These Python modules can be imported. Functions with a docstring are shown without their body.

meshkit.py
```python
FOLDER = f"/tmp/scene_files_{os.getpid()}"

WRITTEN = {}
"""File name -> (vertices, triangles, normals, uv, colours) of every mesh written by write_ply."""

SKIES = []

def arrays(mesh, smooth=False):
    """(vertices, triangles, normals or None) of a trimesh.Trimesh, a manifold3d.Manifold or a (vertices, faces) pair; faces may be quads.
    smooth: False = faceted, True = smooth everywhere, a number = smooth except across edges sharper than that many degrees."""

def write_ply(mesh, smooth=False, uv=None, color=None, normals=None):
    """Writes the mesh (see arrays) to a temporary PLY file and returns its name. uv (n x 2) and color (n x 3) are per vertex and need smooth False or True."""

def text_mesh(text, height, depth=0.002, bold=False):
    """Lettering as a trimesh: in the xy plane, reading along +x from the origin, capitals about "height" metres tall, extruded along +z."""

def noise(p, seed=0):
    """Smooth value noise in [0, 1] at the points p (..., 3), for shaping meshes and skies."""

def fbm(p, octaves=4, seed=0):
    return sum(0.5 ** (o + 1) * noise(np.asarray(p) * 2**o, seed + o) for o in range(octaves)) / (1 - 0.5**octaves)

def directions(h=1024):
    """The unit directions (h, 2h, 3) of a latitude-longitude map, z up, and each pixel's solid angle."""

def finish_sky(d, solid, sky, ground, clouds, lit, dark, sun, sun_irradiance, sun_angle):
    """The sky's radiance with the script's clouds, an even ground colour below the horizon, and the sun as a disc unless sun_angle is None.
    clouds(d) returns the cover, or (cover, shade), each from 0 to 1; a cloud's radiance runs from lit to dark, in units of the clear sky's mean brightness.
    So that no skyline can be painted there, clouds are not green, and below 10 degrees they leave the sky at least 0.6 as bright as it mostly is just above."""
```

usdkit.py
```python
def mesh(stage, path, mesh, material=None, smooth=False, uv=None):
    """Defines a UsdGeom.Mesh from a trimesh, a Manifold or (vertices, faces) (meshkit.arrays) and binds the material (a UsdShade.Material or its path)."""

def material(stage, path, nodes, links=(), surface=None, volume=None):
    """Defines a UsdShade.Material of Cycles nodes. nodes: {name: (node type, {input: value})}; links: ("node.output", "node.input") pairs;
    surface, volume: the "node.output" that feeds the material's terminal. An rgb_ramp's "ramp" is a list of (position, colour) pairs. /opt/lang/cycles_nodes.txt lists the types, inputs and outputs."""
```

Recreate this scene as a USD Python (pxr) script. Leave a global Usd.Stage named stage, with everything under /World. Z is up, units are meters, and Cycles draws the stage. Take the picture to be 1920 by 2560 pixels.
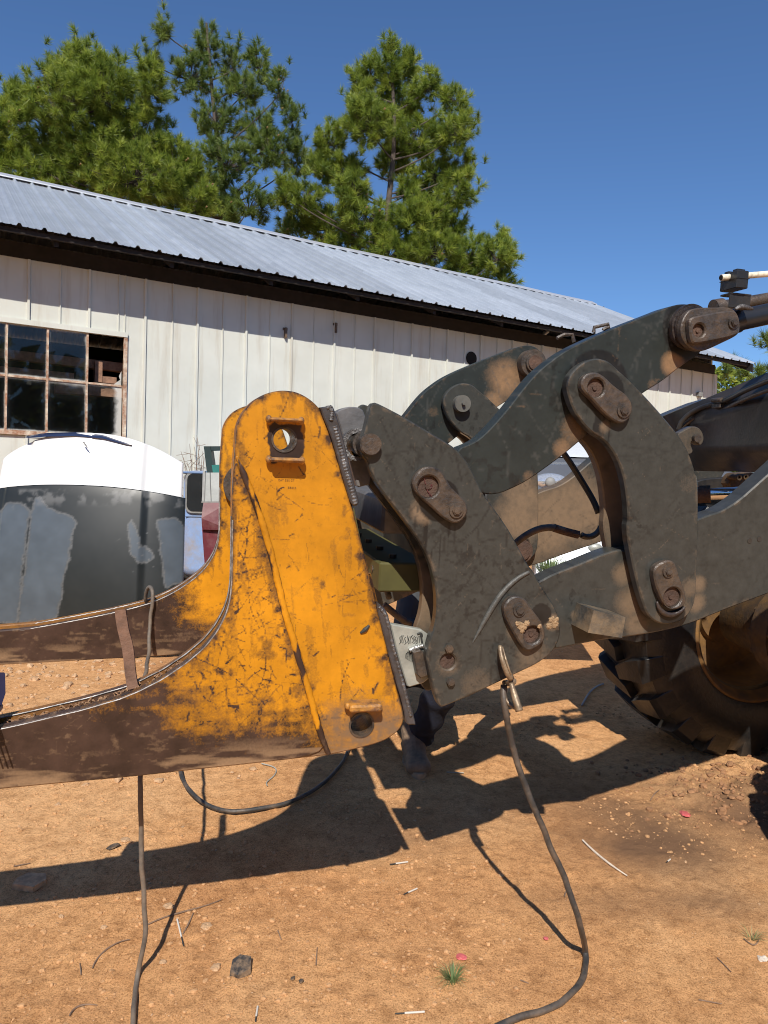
import math, random
import numpy as np, trimesh, shapely
import shapely.geometry as sg
import manifold3d as m3
from scipy.spatial import cKDTree, Delaunay
from pxr import Usd, UsdGeom, UsdLux, UsdShade, Gf, Sdf, Vt
import usdkit, meshkit
from meshkit import noise, fbm

random.seed(4); RNG = np.random.default_rng(7)
stage = Usd.Stage.CreateInMemory()
UsdGeom.SetStageUpAxis(stage, UsdGeom.Tokens.z); UsdGeom.SetStageMetersPerUnit(stage, 1.0)
W = UsdGeom.Xform.Define(stage, '/World'); stage.SetDefaultPrim(W.GetPrim())
UsdGeom.Scope.Define(stage, '/World/Looks')

# ------------------------------------------------------------------ camera, sky, sun
F_PX, PITCH, ROLL, H = 1852.7, .0226, .0255, 1.525
SUN_EL, SUN_AZ = math.radians(42.3), math.radians(2.2)     # SUN_AZ: horizontal travel of the light, from +y towards +x
EXPOSURE, SKY, SUN = 0.2, 0.108, 1.25
cam = UsdGeom.Camera.Define(stage, '/World/camera')
cam.CreateHorizontalApertureAttr(36.0); cam.CreateVerticalApertureAttr(48.0)
cam.CreateFocalLengthAttr(36.0 * F_PX / 1920); cam.CreateClippingRangeAttr(Gf.Vec2f(.05, 2000)); cam.CreateExposureAttr(EXPOSURE)
cp, sp, cr, sr = math.cos(PITCH), math.sin(PITCH), math.cos(ROLL), math.sin(ROLL)
_fwd, _up, _rt = np.array([0, cp, -sp]), np.array([0, sp, cp]), np.array([1., 0, 0])
_R, _U = cr * _rt - sr * -_up * -1, None
_R = cr * _rt + sr * _up; _U = cr * _up - sr * _rt
C = np.array([0, 0, H])
cam.AddTransformOp().Set(Gf.Matrix4d(*_R, 0, *_U, 0, *(-_fwd), 0, *C, 1))
light_dir = np.array([math.sin(SUN_AZ) * math.cos(SUN_EL), math.cos(SUN_AZ) * math.cos(SUN_EL), -math.sin(SUN_EL)])
sun = UsdLux.DistantLight.Define(stage, '/World/sun')
sun.CreateIntensityAttr(SUN); sun.CreateNormalizeAttr(True); sun.CreateAngleAttr(.53); sun.CreateColorAttr(Gf.Vec3f(1, .94, .85))
_z = -light_dir; _x = np.cross([0, 0, 1.], _z); _x /= np.linalg.norm(_x); _y = np.cross(_z, _x)
sun.AddTransformOp().Set(Gf.Matrix4d(*_x, 0, *_y, 0, *_z, 0, 0, 0, 30, 1))
to_sun = -light_dir
dome = UsdLux.DomeLight.Define(stage, '/World/sky')
dome.GetPrim().SetCustomDataByKey('kind', 'structure'); dome.GetPrim().SetCustomDataByKey('label', 'clear deep blue sky, paler towards the horizon'); dome.GetPrim().SetCustomDataByKey('category', 'sky')
sky_mat = usdkit.material(stage, '/World/Looks/sky', {
    'sky': ('sky_texture', {'sky_type': 'single_scattering', 'sun_disc': False, 'sun_elevation': SUN_EL, 'sun_rotation': math.atan2(to_sun[0], to_sun[1]), 'altitude': 0.0, 'air_density': 1.0, 'aerosol_density': .0, 'ozone_density': 10.0}),
    'bg': ('background_shader', {'strength': SKY})}, [('sky.color', 'bg.color')], surface='bg.background')
UsdShade.MaterialBindingAPI.Apply(dome.GetPrim()).Bind(sky_mat)

# ------------------------------------------------------------------ frames
def ray(px, py):
    x, y = px - 960, py - 1280
    u, v = cr * x + sr * y, -sr * x + cr * y
    d0, d2 = u / F_PX, -v / F_PX
    return np.array([d0, cp + sp * d2, -sp + cp * d2])
A_, T_ = .2493, .0757
EY = np.array([-math.sin(A_) * math.cos(T_), math.cos(A_) * math.cos(T_), math.sin(T_)])
EX = np.array([math.cos(A_), math.sin(A_), 0]); EZ = np.cross(EX, EY)
D0, WID, GZ = 1.83, 1.0335, -1.52
def at(px, py, y=0.0):                       # the point of the machine's side plane, y metres from its near face, that lies on a sight line
    r = ray(px, py); h = r * ((D0 + y) / (r @ EY))
    return np.array([h @ EX, y, h @ EZ])
def view(x0, y0, s): return lambda pts: [(x0 + p[0] / s, y0 + p[1] / s) for p in pts]
V1, V2, V3, V4 = view(0, 900, 2.0114), view(500, 940, 2.765), view(600, 1400, 2.765), view(800, 980, 2.5523)
V5, V6, V7, V8 = view(980, 620, 1.765), view(1200, 1100, 2.304), view(1640, 640, 3.686), view(1240, 1120, 5.53)
V9, V10, V11, V12 = view(980, 840, 3.95), view(420, 1060, 5.265), view(860, 1200, 4.808), view(1640, 1080, 5.925)
DS = view(0, 0, 1659 / 1920.)
def loc(pix, y): return np.array([at(a, b, y)[[0, 2]] for a, b in pix])
def to_world(p): p = np.atleast_2d(p); return C + p[:, :1] * EX + (p[:, 1:2] + D0) * EY + p[:, 2:3] * EZ
def ground_h(X, Y):
    q = -math.sin(A_) * X + math.cos(A_) * Y
    k = math.tan(T_)
    s = np.where(q < 4.0, q, np.where(q < 6.0, q - (q - 4.0) ** 2 / 4.0, 5.0))
    s = np.where(q < -2, -2.0, s)
    return k * s
def gp(px, py, dz=0.0):                       # ground point on a sight line
    r = ray(px, py); t = 1.0
    for _ in range(60):
        p = C + r * t; t = t + .7 * (p[2] - dz - float(ground_h(p[0], p[1]))) / max(.05, -r[2] + .08)
    return C + r * t
def atY(px, py, Y): r = ray(px, py); return C + r * (Y / r[1])

# ------------------------------------------------------------------ materials
def M(name, nodes, links, surface): return usdkit.material(stage, '/World/Looks/' + name, nodes, links, surface=surface)
_mats = {}
def simple(name, *a, **k):
    if name not in _mats: _mats[name] = _simple(name, *a, **k)
    return _mats[name]
def _simple(name, col, rough=.5, metal=0.0, var=.25, scale=6.0, bump=.0, bscale=60., spec=.5, dirt=None, dirt_amt=.5, coord='object', coat=0.0):
    c = np.array(col, float)
    n = {'co': ('texture_coordinate', {}), 'ns': ('noise_texture', {'scale': scale, 'detail': 6.0, 'roughness': .65}),
         'rp': ('rgb_ramp', {'ramp': [(.3, tuple(c * (1 - var))), (.7, tuple(np.minimum(c * (1 + var), 1)))]}),
         'p': ('principled_bsdf', {'roughness': rough, 'metallic': metal, 'specular_ior_level': spec, 'coat_weight': coat})}
    l = [('co.' + coord, 'ns.vector'), ('ns.fac', 'rp.fac')]
    last = 'rp.color'
    if dirt is not None:
        n['n2'] = ('noise_texture', {'scale': scale * .6, 'detail': 8.0, 'roughness': .7}); n['r2'] = ('rgb_ramp', {'ramp': [(.5 - .3 * dirt_amt, (0, 0, 0)), (.75 - .2 * dirt_amt, (1, 1, 1))]})
        n['mx'] = ('mix', {'color2': dirt}); l += [('co.' + coord, 'n2.vector'), ('n2.fac', 'r2.fac'), ('r2.color', 'mx.fac'), (last, 'mx.color1')]; last = 'mx.color'
    l.append((last, 'p.base_color'))
    if bump:
        n['nb'] = ('noise_texture', {'scale': bscale, 'detail': 5.0, 'roughness': .6}); n['b'] = ('bump', {'strength': bump, 'distance': .01})
        l += [('co.' + coord, 'nb.vector'), ('nb.fac', 'b.height'), ('b.normal', 'p.normal')]
    return M(name, n, l, 'p.BSDF')

def painted(name, base, under, dust, rough=.45, speck=18.0, sc1=3.5, line=(.2, .2, .2), bumpy=.12, lum=.35):
    """Paint over steel: primvars wear (paint gone), dust (dry soil), line (bare scratch)."""
    b = np.array(base, float)
    n = {'co': ('texture_coordinate', {}), 'w': ('attribute', {'attribute': 'wear'}), 'd': ('attribute', {'attribute': 'dust'}), 'l': ('attribute', {'attribute': 'line'}),
         'n1': ('noise_texture', {'scale': sc1, 'detail': 9.0, 'roughness': .74}), 'r1': ('rgb_ramp', {'ramp': [(.3, tuple(b * (1 - lum))), (.7, tuple(b * (1 + lum)))]}),
         'n2': ('noise_texture', {'scale': speck * 9, 'detail': 4.0, 'roughness': .75}),
         'wm': ('math', {'math_type': 'multiply_add', 'value2': .55, 'value3': -.27}), 'wa': ('math', {'math_type': 'add'}), 'wr': ('rgb_ramp', {'ramp': [(.24, (0, 0, 0)), (.70, (1, 1, 1))]}),
         'da': ('math', {'math_type': 'add'}), 'dr': ('rgb_ramp', {'ramp': [(.2, (0, 0, 0)), (1.0, (1, 1, 1))]}),
         'n3': ('noise_texture', {'scale': 9.0, 'detail': 8.0, 'roughness': .7}), 'r3': ('rgb_ramp', {'ramp': [(.35, tuple(np.array(under) * .6)), (.7, tuple(np.array(under) * 1.6))]}),
         'm1': ('mix', {}), 'm2': ('mix', {'color2': dust}), 'm3': ('mix', {'color2': line}),
         'rr': ('math', {'math_type': 'multiply_add', 'value2': .3, 'value3': rough}),
         'bp': ('bump', {'strength': bumpy, 'distance': .004}), 'p': ('principled_bsdf', {'specular_ior_level': .4})}
    l = [('co.object', 'n1.vector'), ('co.object', 'n2.vector'), ('co.object', 'n3.vector'), ('n1.fac', 'r1.fac'), ('n3.fac', 'r3.fac'),
         ('n2.fac', 'wm.value1'), ('wm.value', 'wa.value1'), ('w.fac', 'wa.value2'), ('wa.value', 'wr.fac'),
         ('wm.value', 'da.value1'), ('d.fac', 'da.value2'), ('da.value', 'dr.fac'),
         ('wr.color', 'm1.fac'), ('r1.color', 'm1.color1'), ('r3.color', 'm1.color2'), ('dr.color', 'm2.fac'), ('m1.color', 'm2.color1'),
         ('l.fac', 'm3.fac'), ('m2.color', 'm3.color1'), ('m3.color', 'p.base_color'), ('dr.color', 'rr.value1'), ('rr.value', 'p.roughness'),
         ('n3.fac', 'bp.height'), ('bp.normal', 'p.normal')]
    return M(name, n, l, 'p.BSDF')

YEL = painted('yellow_paint', (.51, .212, .0075), (.045, .025, .018), (.26, .16, .085), rough=.42, lum=.32, line=(.07, .04, .025))
YEL2 = simple('yellow_paint_edge', (.42, .17, .016), .5, var=.3, dirt=(.07, .038, .026), dirt_amt=.6, bump=.3)
YEL_SHADED = simple('yellow_paint_shaded', (.085, .078, .022), .6, var=.2, scale=8)  # yellow paint with the shade behind the coupler put into its colour
DARK = painted('coupler_paint', (.043, .044, .040), (.015, .0145, .014), (.19, .13, .08), rough=.31, line=(.018, .017, .016), lum=.26, sc1=30.0)
GREEN = painted('bellcrank_paint', (.024, .029, .0275), (.014, .0135, .013), (.25, .145, .072), rough=.36, line=(.075, .075, .07), lum=.22, sc1=14.0)
BLACK = simple('black_paint', (.015, .016, .018), .36, var=.5, scale=5, dirt=(.06, .05, .04), dirt_amt=.25, bump=.1)
EDGE = simple('dirty_edge', (.06, .05, .042), .6, var=.5, scale=25, dirt=(.2, .12, .065), dirt_amt=.45, bump=.3)
STEEL = simple('brown_steel', (.045, .038, .033), .38, var=.5, scale=30, dirt=(.11, .075, .05), dirt_amt=.3, bump=.35, bscale=90)
RUST = simple('rust', (.09, .05, .033), .8, var=.6, scale=30, dirt=(.06, .035, .025), dirt_amt=.5, bump=.5, bscale=120)
WELD = simple('weld_steel', (.2, .2, .205), .42, metal=.55, var=.6, scale=40, dirt=(.07, .06, .055), dirt_amt=.5, bump=.5, bscale=150)
BRIGHT = simple('bright_bead', (.5, .49, .47), .42, metal=.5, var=.5, scale=60, dirt=(.12, .1, .09), dirt_amt=.45)
GUARD = simple('guard_steel', (.12, .066, .04), .55, var=.6, scale=40, dirt=(.6, .27, .03), dirt_amt=.3, bump=.4)
RAW = simple('raw_steel', (.36, .37, .33), .45, metal=.25, var=.25, scale=14, bump=.08)
CHROME = simple('chrome', (.75, .75, .76), .06, metal=1.0, var=.02)
SOIL = simple('dry_mud', (.36, .21, .11), .95, var=.35, scale=40, bump=.9, bscale=80, dirt=(.2, .1, .055), dirt_amt=.4)
MARK = simple('dark_mark', (.03, .032, .03), .7, var=.2)
STAMP = simple('stamped_mark', (.16, .07, .02), .7, var=.2)
RUBBER = simple('tyre_rubber', (.015, .015, .0155), .42, var=.4, scale=7, dirt=(.055, .045, .036), dirt_amt=.05, bump=.25)
RIM = simple('rim_paint', (.25, .13, .035), .6, var=.3, scale=12, dirt=(.1, .06, .035), dirt_amt=.4, bump=.2)
AXLE = simple('axle_paint', (.12, .065, .02), .6, var=.4, scale=18, dirt=(.05, .035, .025), dirt_amt=.6, bump=.3)
HOSE = simple('hose_rubber', (.05, .046, .042), .6, var=.5, scale=30, dirt=(.17, .12, .085), dirt_amt=.35, bump=.2)
CABLE = simple('cable_rubber', (.038, .037, .036), .5, var=.35, scale=20, dirt=(.16, .115, .08), dirt_amt=.2, bump=.12)
CABLE2 = simple('dusty_cable_rubber', (.11, .095, .08), .65, var=.35, scale=20, dirt=(.2, .15, .105), dirt_amt=.4, bump=.2)
BRASS = simple('clamp_bronze', (.34, .26, .17), .45, metal=.35, var=.35, scale=40, dirt=(.12, .08, .05), dirt_amt=.45, bump=.3)
WHITE = simple('white_body_paint', (.72, .72, .71), .35, var=.04, scale=3, coat=.3)
CREAMP = simple('cream_paint', (.75, .7, .55), .5, var=.06, dirt=(.03, .03, .03), dirt_amt=.15, scale=40)
WALL = M('wall_paint', {'co': ('texture_coordinate', {}), 'n': ('noise_texture', {'scale': 1.3, 'detail': 7.0, 'roughness': .65}), 'r': ('rgb_ramp', {'ramp': [(.3, (.51, .52, .465)), (.7, (.60, .615, .56))]}), 'mp': ('mapping', {'scale': (7.0, 7.0, .55)}), 'n2': ('noise_texture', {'scale': 1.0, 'detail': 7.0, 'roughness': .7}), 'r2': ('rgb_ramp', {'ramp': [(.52, (0, 0, 0)), (.80, (.62, .62, .62))]}), 'm': ('mix', {'color2': (.34, .27, .18)}),
    'n3': ('noise_texture', {'scale': 26.0, 'detail': 6.0, 'roughness': .8}), 'r3': ('rgb_ramp', {'ramp': [(.66, (0, 0, 0)), (.76, (.5, .5, .5))]}), 'm3': ('mix', {'color2': (.30, .22, .15)}), 'b': ('bump', {'strength': .08, 'distance': .02}), 'nb': ('noise_texture', {'scale': 4.0, 'detail': 4.0}), 'p': ('principled_bsdf', {'roughness': .55, 'specular_ior_level': .4})},
    [('co.object', 'n.vector'), ('co.object', 'mp.vector'), ('mp.vector', 'n2.vector'), ('co.object', 'n3.vector'), ('co.object', 'nb.vector'), ('n.fac', 'r.fac'), ('n2.fac', 'r2.fac'), ('r2.color', 'm.fac'), ('r.color', 'm.color1'), ('n3.fac', 'r3.fac'), ('r3.color', 'm3.fac'), ('m.color', 'm3.color1'), ('m3.color', 'p.base_color'), ('nb.fac', 'b.height'), ('b.normal', 'p.normal')], 'p.BSDF')
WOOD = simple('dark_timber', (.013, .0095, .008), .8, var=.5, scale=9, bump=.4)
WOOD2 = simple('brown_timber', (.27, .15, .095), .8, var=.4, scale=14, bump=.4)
STICKW = simple('weathered_wood', (.15, .08, .05), .85, var=.4, scale=26, bump=.5)
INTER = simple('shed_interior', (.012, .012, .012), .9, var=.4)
WINF = simple('window_frame_rust', (.30, .15, .085), .75, var=.3, scale=18, dirt=(.66, .6, .48), dirt_amt=.3, bump=.2)
NAVY = simple('navy_cloth', (.008, .010, .022), .9, var=.4, scale=20, bump=.5, bscale=40)
NAVYP = simple('navy_plastic', (.014, .017, .055), .4, var=.2, scale=10)
SKIN = simple('skin', (.42, .22, .15), .55, var=.08)
HAIR = simple('hair', (.02, .015, .012), .7, var=.3, scale=40)
BOOT = simple('boot_leather', (.2, .135, .085), .7, var=.4, scale=25, bump=.4)
SOLE = simple('boot_sole', (.36, .24, .15), .8, var=.25, scale=20)
BLUEV = simple('blue_body_paint', (.20, .33, .60), .35, var=.15, scale=4, coat=.3, dirt=(.3, .25, .2), dirt_amt=.05)
MAROON = simple('maroon_body_paint', (.105, .012, .02), .5, var=.25, scale=6, dirt=(.2, .1, .1), dirt_amt=.05)
GREYM = simple('grey_panel', (.2, .2, .19), .6, var=.3, scale=10)
DGREEN = simple('dark_green_frame', (.012, .03, .03), .5, var=.3)
TEAL = simple('teal_paint', (.02, .16, .14), .5, var=.2)
GLASSD = simple('dark_glass', (.015, .018, .02), .06, var=.2)
CARGREY = simple('grey_body_paint', (.1, .105, .115), .25, var=.08, scale=3, coat=.6)
LAMP = simple('headlamp_lens', (.6, .63, .66), .08, metal=.6, var=.2, scale=60)
BARK = simple('pine_bark', (.085, .065, .052), .9, var=.4, scale=9, bump=.6, bscale=20)
CONE = simple('pine_cone', (.28, .17, .07), .8, var=.4, scale=20)
ROCK = simple('stone', (.46, .29, .16), .9, var=.4, scale=40, bump=.5)
CLODM = simple('clod_soil', (.50, .28, .13), .95, var=.3, scale=30, bump=.5, bscale=120)
PALE = simple('pale_wood', (.6, .52, .42), .7, var=.2, scale=60)
TWIG = simple('twig_bark', (.2, .13, .085), .9, var=.3, scale=60)
PINKP = simple('pink_plastic', (.55, .12, .12), .5, var=.2)
BLACKP = simple('black_scrap', (.03, .03, .03), .5, var=.4, scale=60, dirt=(.3, .2, .12), dirt_amt=.3)
GALV = M('galvanised_roof', {'co': ('texture_coordinate', {}), 'n': ('noise_texture', {'scale': 2.0, 'detail': 6.0, 'roughness': .7}), 'r': ('rgb_ramp', {'ramp': [(.3, (.46, .50, .54)), (.7, (.60, .64, .68))]}),
    'oi': ('object_info', {}), 'hv': ('hsv', {}), 'mr': ('map_range', {'to_min': .88, 'to_max': 1.08}), 'p': ('principled_bsdf', {'metallic': .5, 'roughness': .38})},
    [('co.object', 'n.vector'), ('n.fac', 'r.fac'), ('r.color', 'hv.color'), ('oi.random', 'mr.value'), ('mr.result', 'hv.value'), ('hv.color', 'p.base_color')], 'p.BSDF')
PANE = M('dusty_pane', {'co': ('texture_coordinate', {}), 'n': ('noise_texture', {'scale': 5.0, 'detail': 8.0, 'roughness': .7}), 'at': ('attribute', {'attribute': 'wear'}), 'ad': ('math', {'math_type': 'multiply'}),
    'r': ('rgb_ramp', {'ramp': [(.0, (.003, .003, .003)), (.2, (.02, .02, .02)), (.6, (.75, .75, .75))]}),
    'tr': ('transparent_bsdf', {'color': (.75, .78, .77)}), 'gl': ('glossy_bsdf', {'roughness': .02, 'color': (.9, .9, .9)}), 'fr': ('fresnel', {'IOR': 1.5}), 'df': ('diffuse_bsdf', {'color': (.6, .6, .56)}), 'm1': ('mix_closure', {}), 'm2': ('mix_closure', {})},
    [('co.object', 'n.vector'), ('n.fac', 'ad.value1'), ('at.fac', 'ad.value2'), ('ad.value', 'r.fac'), ('fr.fac', 'm1.fac'), ('tr.BSDF', 'm1.closure1'), ('gl.BSDF', 'm1.closure2'), ('r.color', 'm2.fac'), ('m1.closure', 'm2.closure1'), ('df.BSDF', 'm2.closure2')], 'm2.closure')
def needles(name, a, b, c):
    return M(name, {'at': ('attribute', {'attribute': 'tone'}), 'r': ('rgb_ramp', {'ramp': [(0, a), (.6, b), (1, c)]}), 'p': ('principled_bsdf', {'roughness': .45, 'specular_ior_level': .4}), 'tl': ('translucent_bsdf', {}), 'm': ('mix_closure', {'fac': .4})},
        [('at.fac', 'r.fac'), ('r.color', 'p.base_color'), ('r.color', 'tl.color'), ('p.BSDF', 'm.closure1'), ('tl.BSDF', 'm.closure2')], 'm.closure')
NEED = needles('pine_needles', (.10, .155, .024), (.28, .35, .046), (.46, .49, .085))
NEED2 = needles('pine_needles_darker', (.075, .125, .03), (.20, .265, .05), (.34, .40, .085))
GRASSM = needles('grass_blades', (.12, .2, .07), (.2, .27, .11), (.45, .4, .22))
HOOD = M('primer_hood', {'co': ('texture_coordinate', {}), 'w': ('attribute', {'attribute': 'wear'}), 'd': ('attribute', {'attribute': 'dust'}), 'l': ('attribute', {'attribute': 'line'}),
    'n': ('noise_texture', {'scale': 7.0, 'detail': 8.0, 'roughness': .7}), 'r': ('rgb_ramp', {'ramp': [(.3, (.010, .013, .0125)), (.75, (.018, .021, .020))]}),
    'm1': ('mix', {'color2': (.085, .105, .125)}), 'm2': ('mix', {'color2': (.15, .155, .155)}), 'm3': ('mix', {'color2': (.05, .2, .6)}), 'ro': ('math', {'math_type': 'multiply_add', 'value2': -.08, 'value3': .38}), 'p': ('principled_bsdf', {})},
    [('co.object', 'n.vector'), ('n.fac', 'r.fac'), ('r.color', 'm1.color1'), ('w.fac', 'm1.fac'), ('m1.color', 'm2.color1'), ('d.fac', 'm2.fac'), ('m2.color', 'm3.color1'), ('l.fac', 'm3.fac'), ('m3.color', 'p.base_color'), ('w.fac', 'ro.value1'), ('ro.value', 'p.roughness')], 'p.BSDF')
GROUND = M('red_dirt', {'g': ('geometry', {}), 'w': ('attribute', {'attribute': 'wear'}),
    'n1': ('noise_texture', {'scale': .9, 'detail': 9.0, 'roughness': .62}), 'r1': ('rgb_ramp', {'ramp': [(.32, (.56, .275, .115)), (.5, (.74, .40, .175)), (.7, (.82, .49, .24))]}),
    'n2': ('noise_texture', {'scale': 55.0, 'detail': 7.0, 'roughness': .75}), 'r2': ('rgb_ramp', {'ramp': [(.28, (.5, .47, .44)), (.48, (.95, .95, .95)), (.72, (1.0, 1.0, 1.0))]}),
    'v': ('voronoi_texture', {'scale': 95.0}), 'rv': ('rgb_ramp', {'ramp': [(.0, (1, 1, 1)), (.13, (1, 1, 1)), (.17, (0, 0, 0))]}), 'vc': ('rgb_ramp', {'ramp': [(0, (.28, .15, .08)), (.6, (.58, .34, .18)), (1, (.8, .62, .42))]}), 'sc': ('separate_color', {}),
    'vm': ('math', {'math_type': 'multiply'}), 'gt': ('math', {'math_type': 'greater_than', 'value2': .72}),
    'mu': ('mix', {'mix_type': 'multiply', 'fac': 1.0}), 'n4': ('noise_texture', {'scale': 17.0, 'detail': 6.0, 'roughness': .7}), 'r4': ('rgb_ramp', {'ramp': [(.33, (.70, .66, .62)), (.55, (1, 1, 1)), (.75, (1, 1, 1))]}), 'n5': ('noise_texture', {'scale': 210.0, 'detail': 3.0, 'roughness': .7}), 'r5': ('rgb_ramp', {'ramp': [(.36, (.55, .50, .46)), (.52, (1, 1, 1)), (.7, (1, 1, 1))]}), 'mu4': ('mix', {'mix_type': 'multiply', 'fac': 1.0}), 'mu5': ('mix', {'mix_type': 'multiply', 'fac': 1.0}), 'mp': ('mix', {}), 'md': ('mix', {'color2': (.15, .085, .05)}), 'wf': ('math', {'math_type': 'multiply', 'value2': .92}),
    'nb': ('noise_texture', {'scale': 75.0, 'detail': 9.0, 'roughness': .8}), 'b': ('bump', {'strength': .85, 'distance': .009}), 'p': ('principled_bsdf', {'roughness': .95, 'specular_ior_level': .15})},
    [('g.position', 'n1.vector'), ('g.position', 'n2.vector'), ('g.position', 'v.vector'), ('g.position', 'nb.vector'), ('n1.fac', 'r1.fac'), ('n2.fac', 'r2.fac'), ('r1.color', 'mu.color1'), ('r2.color', 'mu.color2'),
     ('v.distance', 'rv.fac'), ('v.color', 'sc.color'), ('sc.r', 'gt.value1'), ('sc.g', 'vc.fac'), ('rv.color', 'vm.value1'), ('gt.value', 'vm.value2'), ('vm.value', 'mp.fac'), ('g.position', 'n4.vector'), ('g.position', 'n5.vector'), ('n4.fac', 'r4.fac'), ('n5.fac', 'r5.fac'), ('mu.color', 'mu4.color1'), ('r4.color', 'mu4.color2'), ('mu4.color', 'mu5.color1'), ('r5.color', 'mu5.color2'), ('mu5.color', 'mp.color1'), ('vc.color', 'mp.color2'),
     ('w.fac', 'wf.value1'), ('wf.value', 'md.fac'), ('mp.color', 'md.color1'), ('md.color', 'p.base_color'), ('nb.fac', 'b.height'), ('b.normal', 'p.normal')], 'p.BSDF')

# ------------------------------------------------------------------ prim helpers
_used = {}
def path_for(parent, name):
    k = (parent, name); n = _used.get(k, 0); _used[k] = n + 1
    return f'{parent}/{name}' + (f'_{n:03d}' if n else '')
GROUPS = {'electrode_stub': 'electrode stubs on the dirt', 'stone': 'stones on the dirt', 'twig': 'twigs on the dirt', 'pine_tree': 'pines behind the shed', 'timber_beam': 'timbers inside the shed', 'timber_block': 'timbers inside the shed', 'welding_cable': 'cables round the fork', 'metal_chip': 'dark scraps on the dirt', 'plastic_scrap': 'plastic scraps on the dirt', 'grass_tuft': 'grass tufts in the dirt'}
def tag(p, label=None, cat=None, group=None, kind=None):
    p = p.GetPrim() if hasattr(p, 'GetPrim') else p
    if label and not group: group = GROUPS.get(p.GetName().rstrip('0123456789').rstrip('_'))
    for k, v in (('label', label), ('category', cat), ('group', group), ('kind', kind)):
        if v: p.SetCustomDataByKey(k, v)
    return p
def thing(name, label, cat, pos=(0, 0, 0), rot=None, group=None, kind=None):
    x = UsdGeom.Xform.Define(stage, path_for('/World', name))
    m = np.eye(3) if rot is None else np.asarray(rot)       # rows: local axes in the world
    x.AddTransformOp().Set(Gf.Matrix4d(*m[0], 0, *m[1], 0, *m[2], 0, *map(float, pos), 1))
    tag(x, label, cat, group, kind); return str(x.GetPath())
def yaw(a): return np.array([[math.cos(a), math.sin(a), 0], [-math.sin(a), math.cos(a), 0], [0, 0, 1]])
OFF = {}
def add(parent, name, mesh, mat, smooth=False, attrs=None, label=None, kind=None):
    p = path_for(parent, name)
    off = OFF.get('/'.join(parent.split('/')[:3]))
    if isinstance(mesh, trimesh.Trimesh): v, f = np.array(mesh.vertices), np.array(mesh.faces)
    elif hasattr(mesh, 'to_mesh'): q = mesh.to_mesh(); v, f = np.array(q.vert_properties[:, :3], float), np.array(q.tri_verts)
    else: v, f = np.asarray(mesh[0], float), np.asarray(mesh[1], int)
    if off is not None: v = v - off
    m = usdkit.mesh(stage, p, (v, f), mat, smooth=smooth)
    for k, a in (attrs or {}).items():
        UsdGeom.PrimvarsAPI(m).CreatePrimvar(k, Sdf.ValueTypeNames.FloatArray, 'vertex').Set(Vt.FloatArray.FromNumpy(np.asarray(a, np.float32)))
    tag(m, label, None, None, kind); return p
def single(name, mesh, mat, label, cat, smooth=False, group=None, kind=None, attrs=None):
    v, f = (np.array(mesh.vertices), np.array(mesh.faces)) if isinstance(mesh, trimesh.Trimesh) else (np.asarray(mesh[0], float), np.asarray(mesh[1], int))
    c = np.array([(v[:, 0].min() + v[:, 0].max()) / 2, (v[:, 1].min() + v[:, 1].max()) / 2, v[:, 2].min()])
    p = add('/World', name, (v - c, f), mat, smooth, attrs)
    UsdGeom.Xformable(stage.GetPrimAtPath(p)).AddTranslateOp().Set(Gf.Vec3d(*map(float, c)))
    tag(stage.GetPrimAtPath(p), label, cat, group, kind); return p
cat_ = trimesh.util.concatenate
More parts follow.
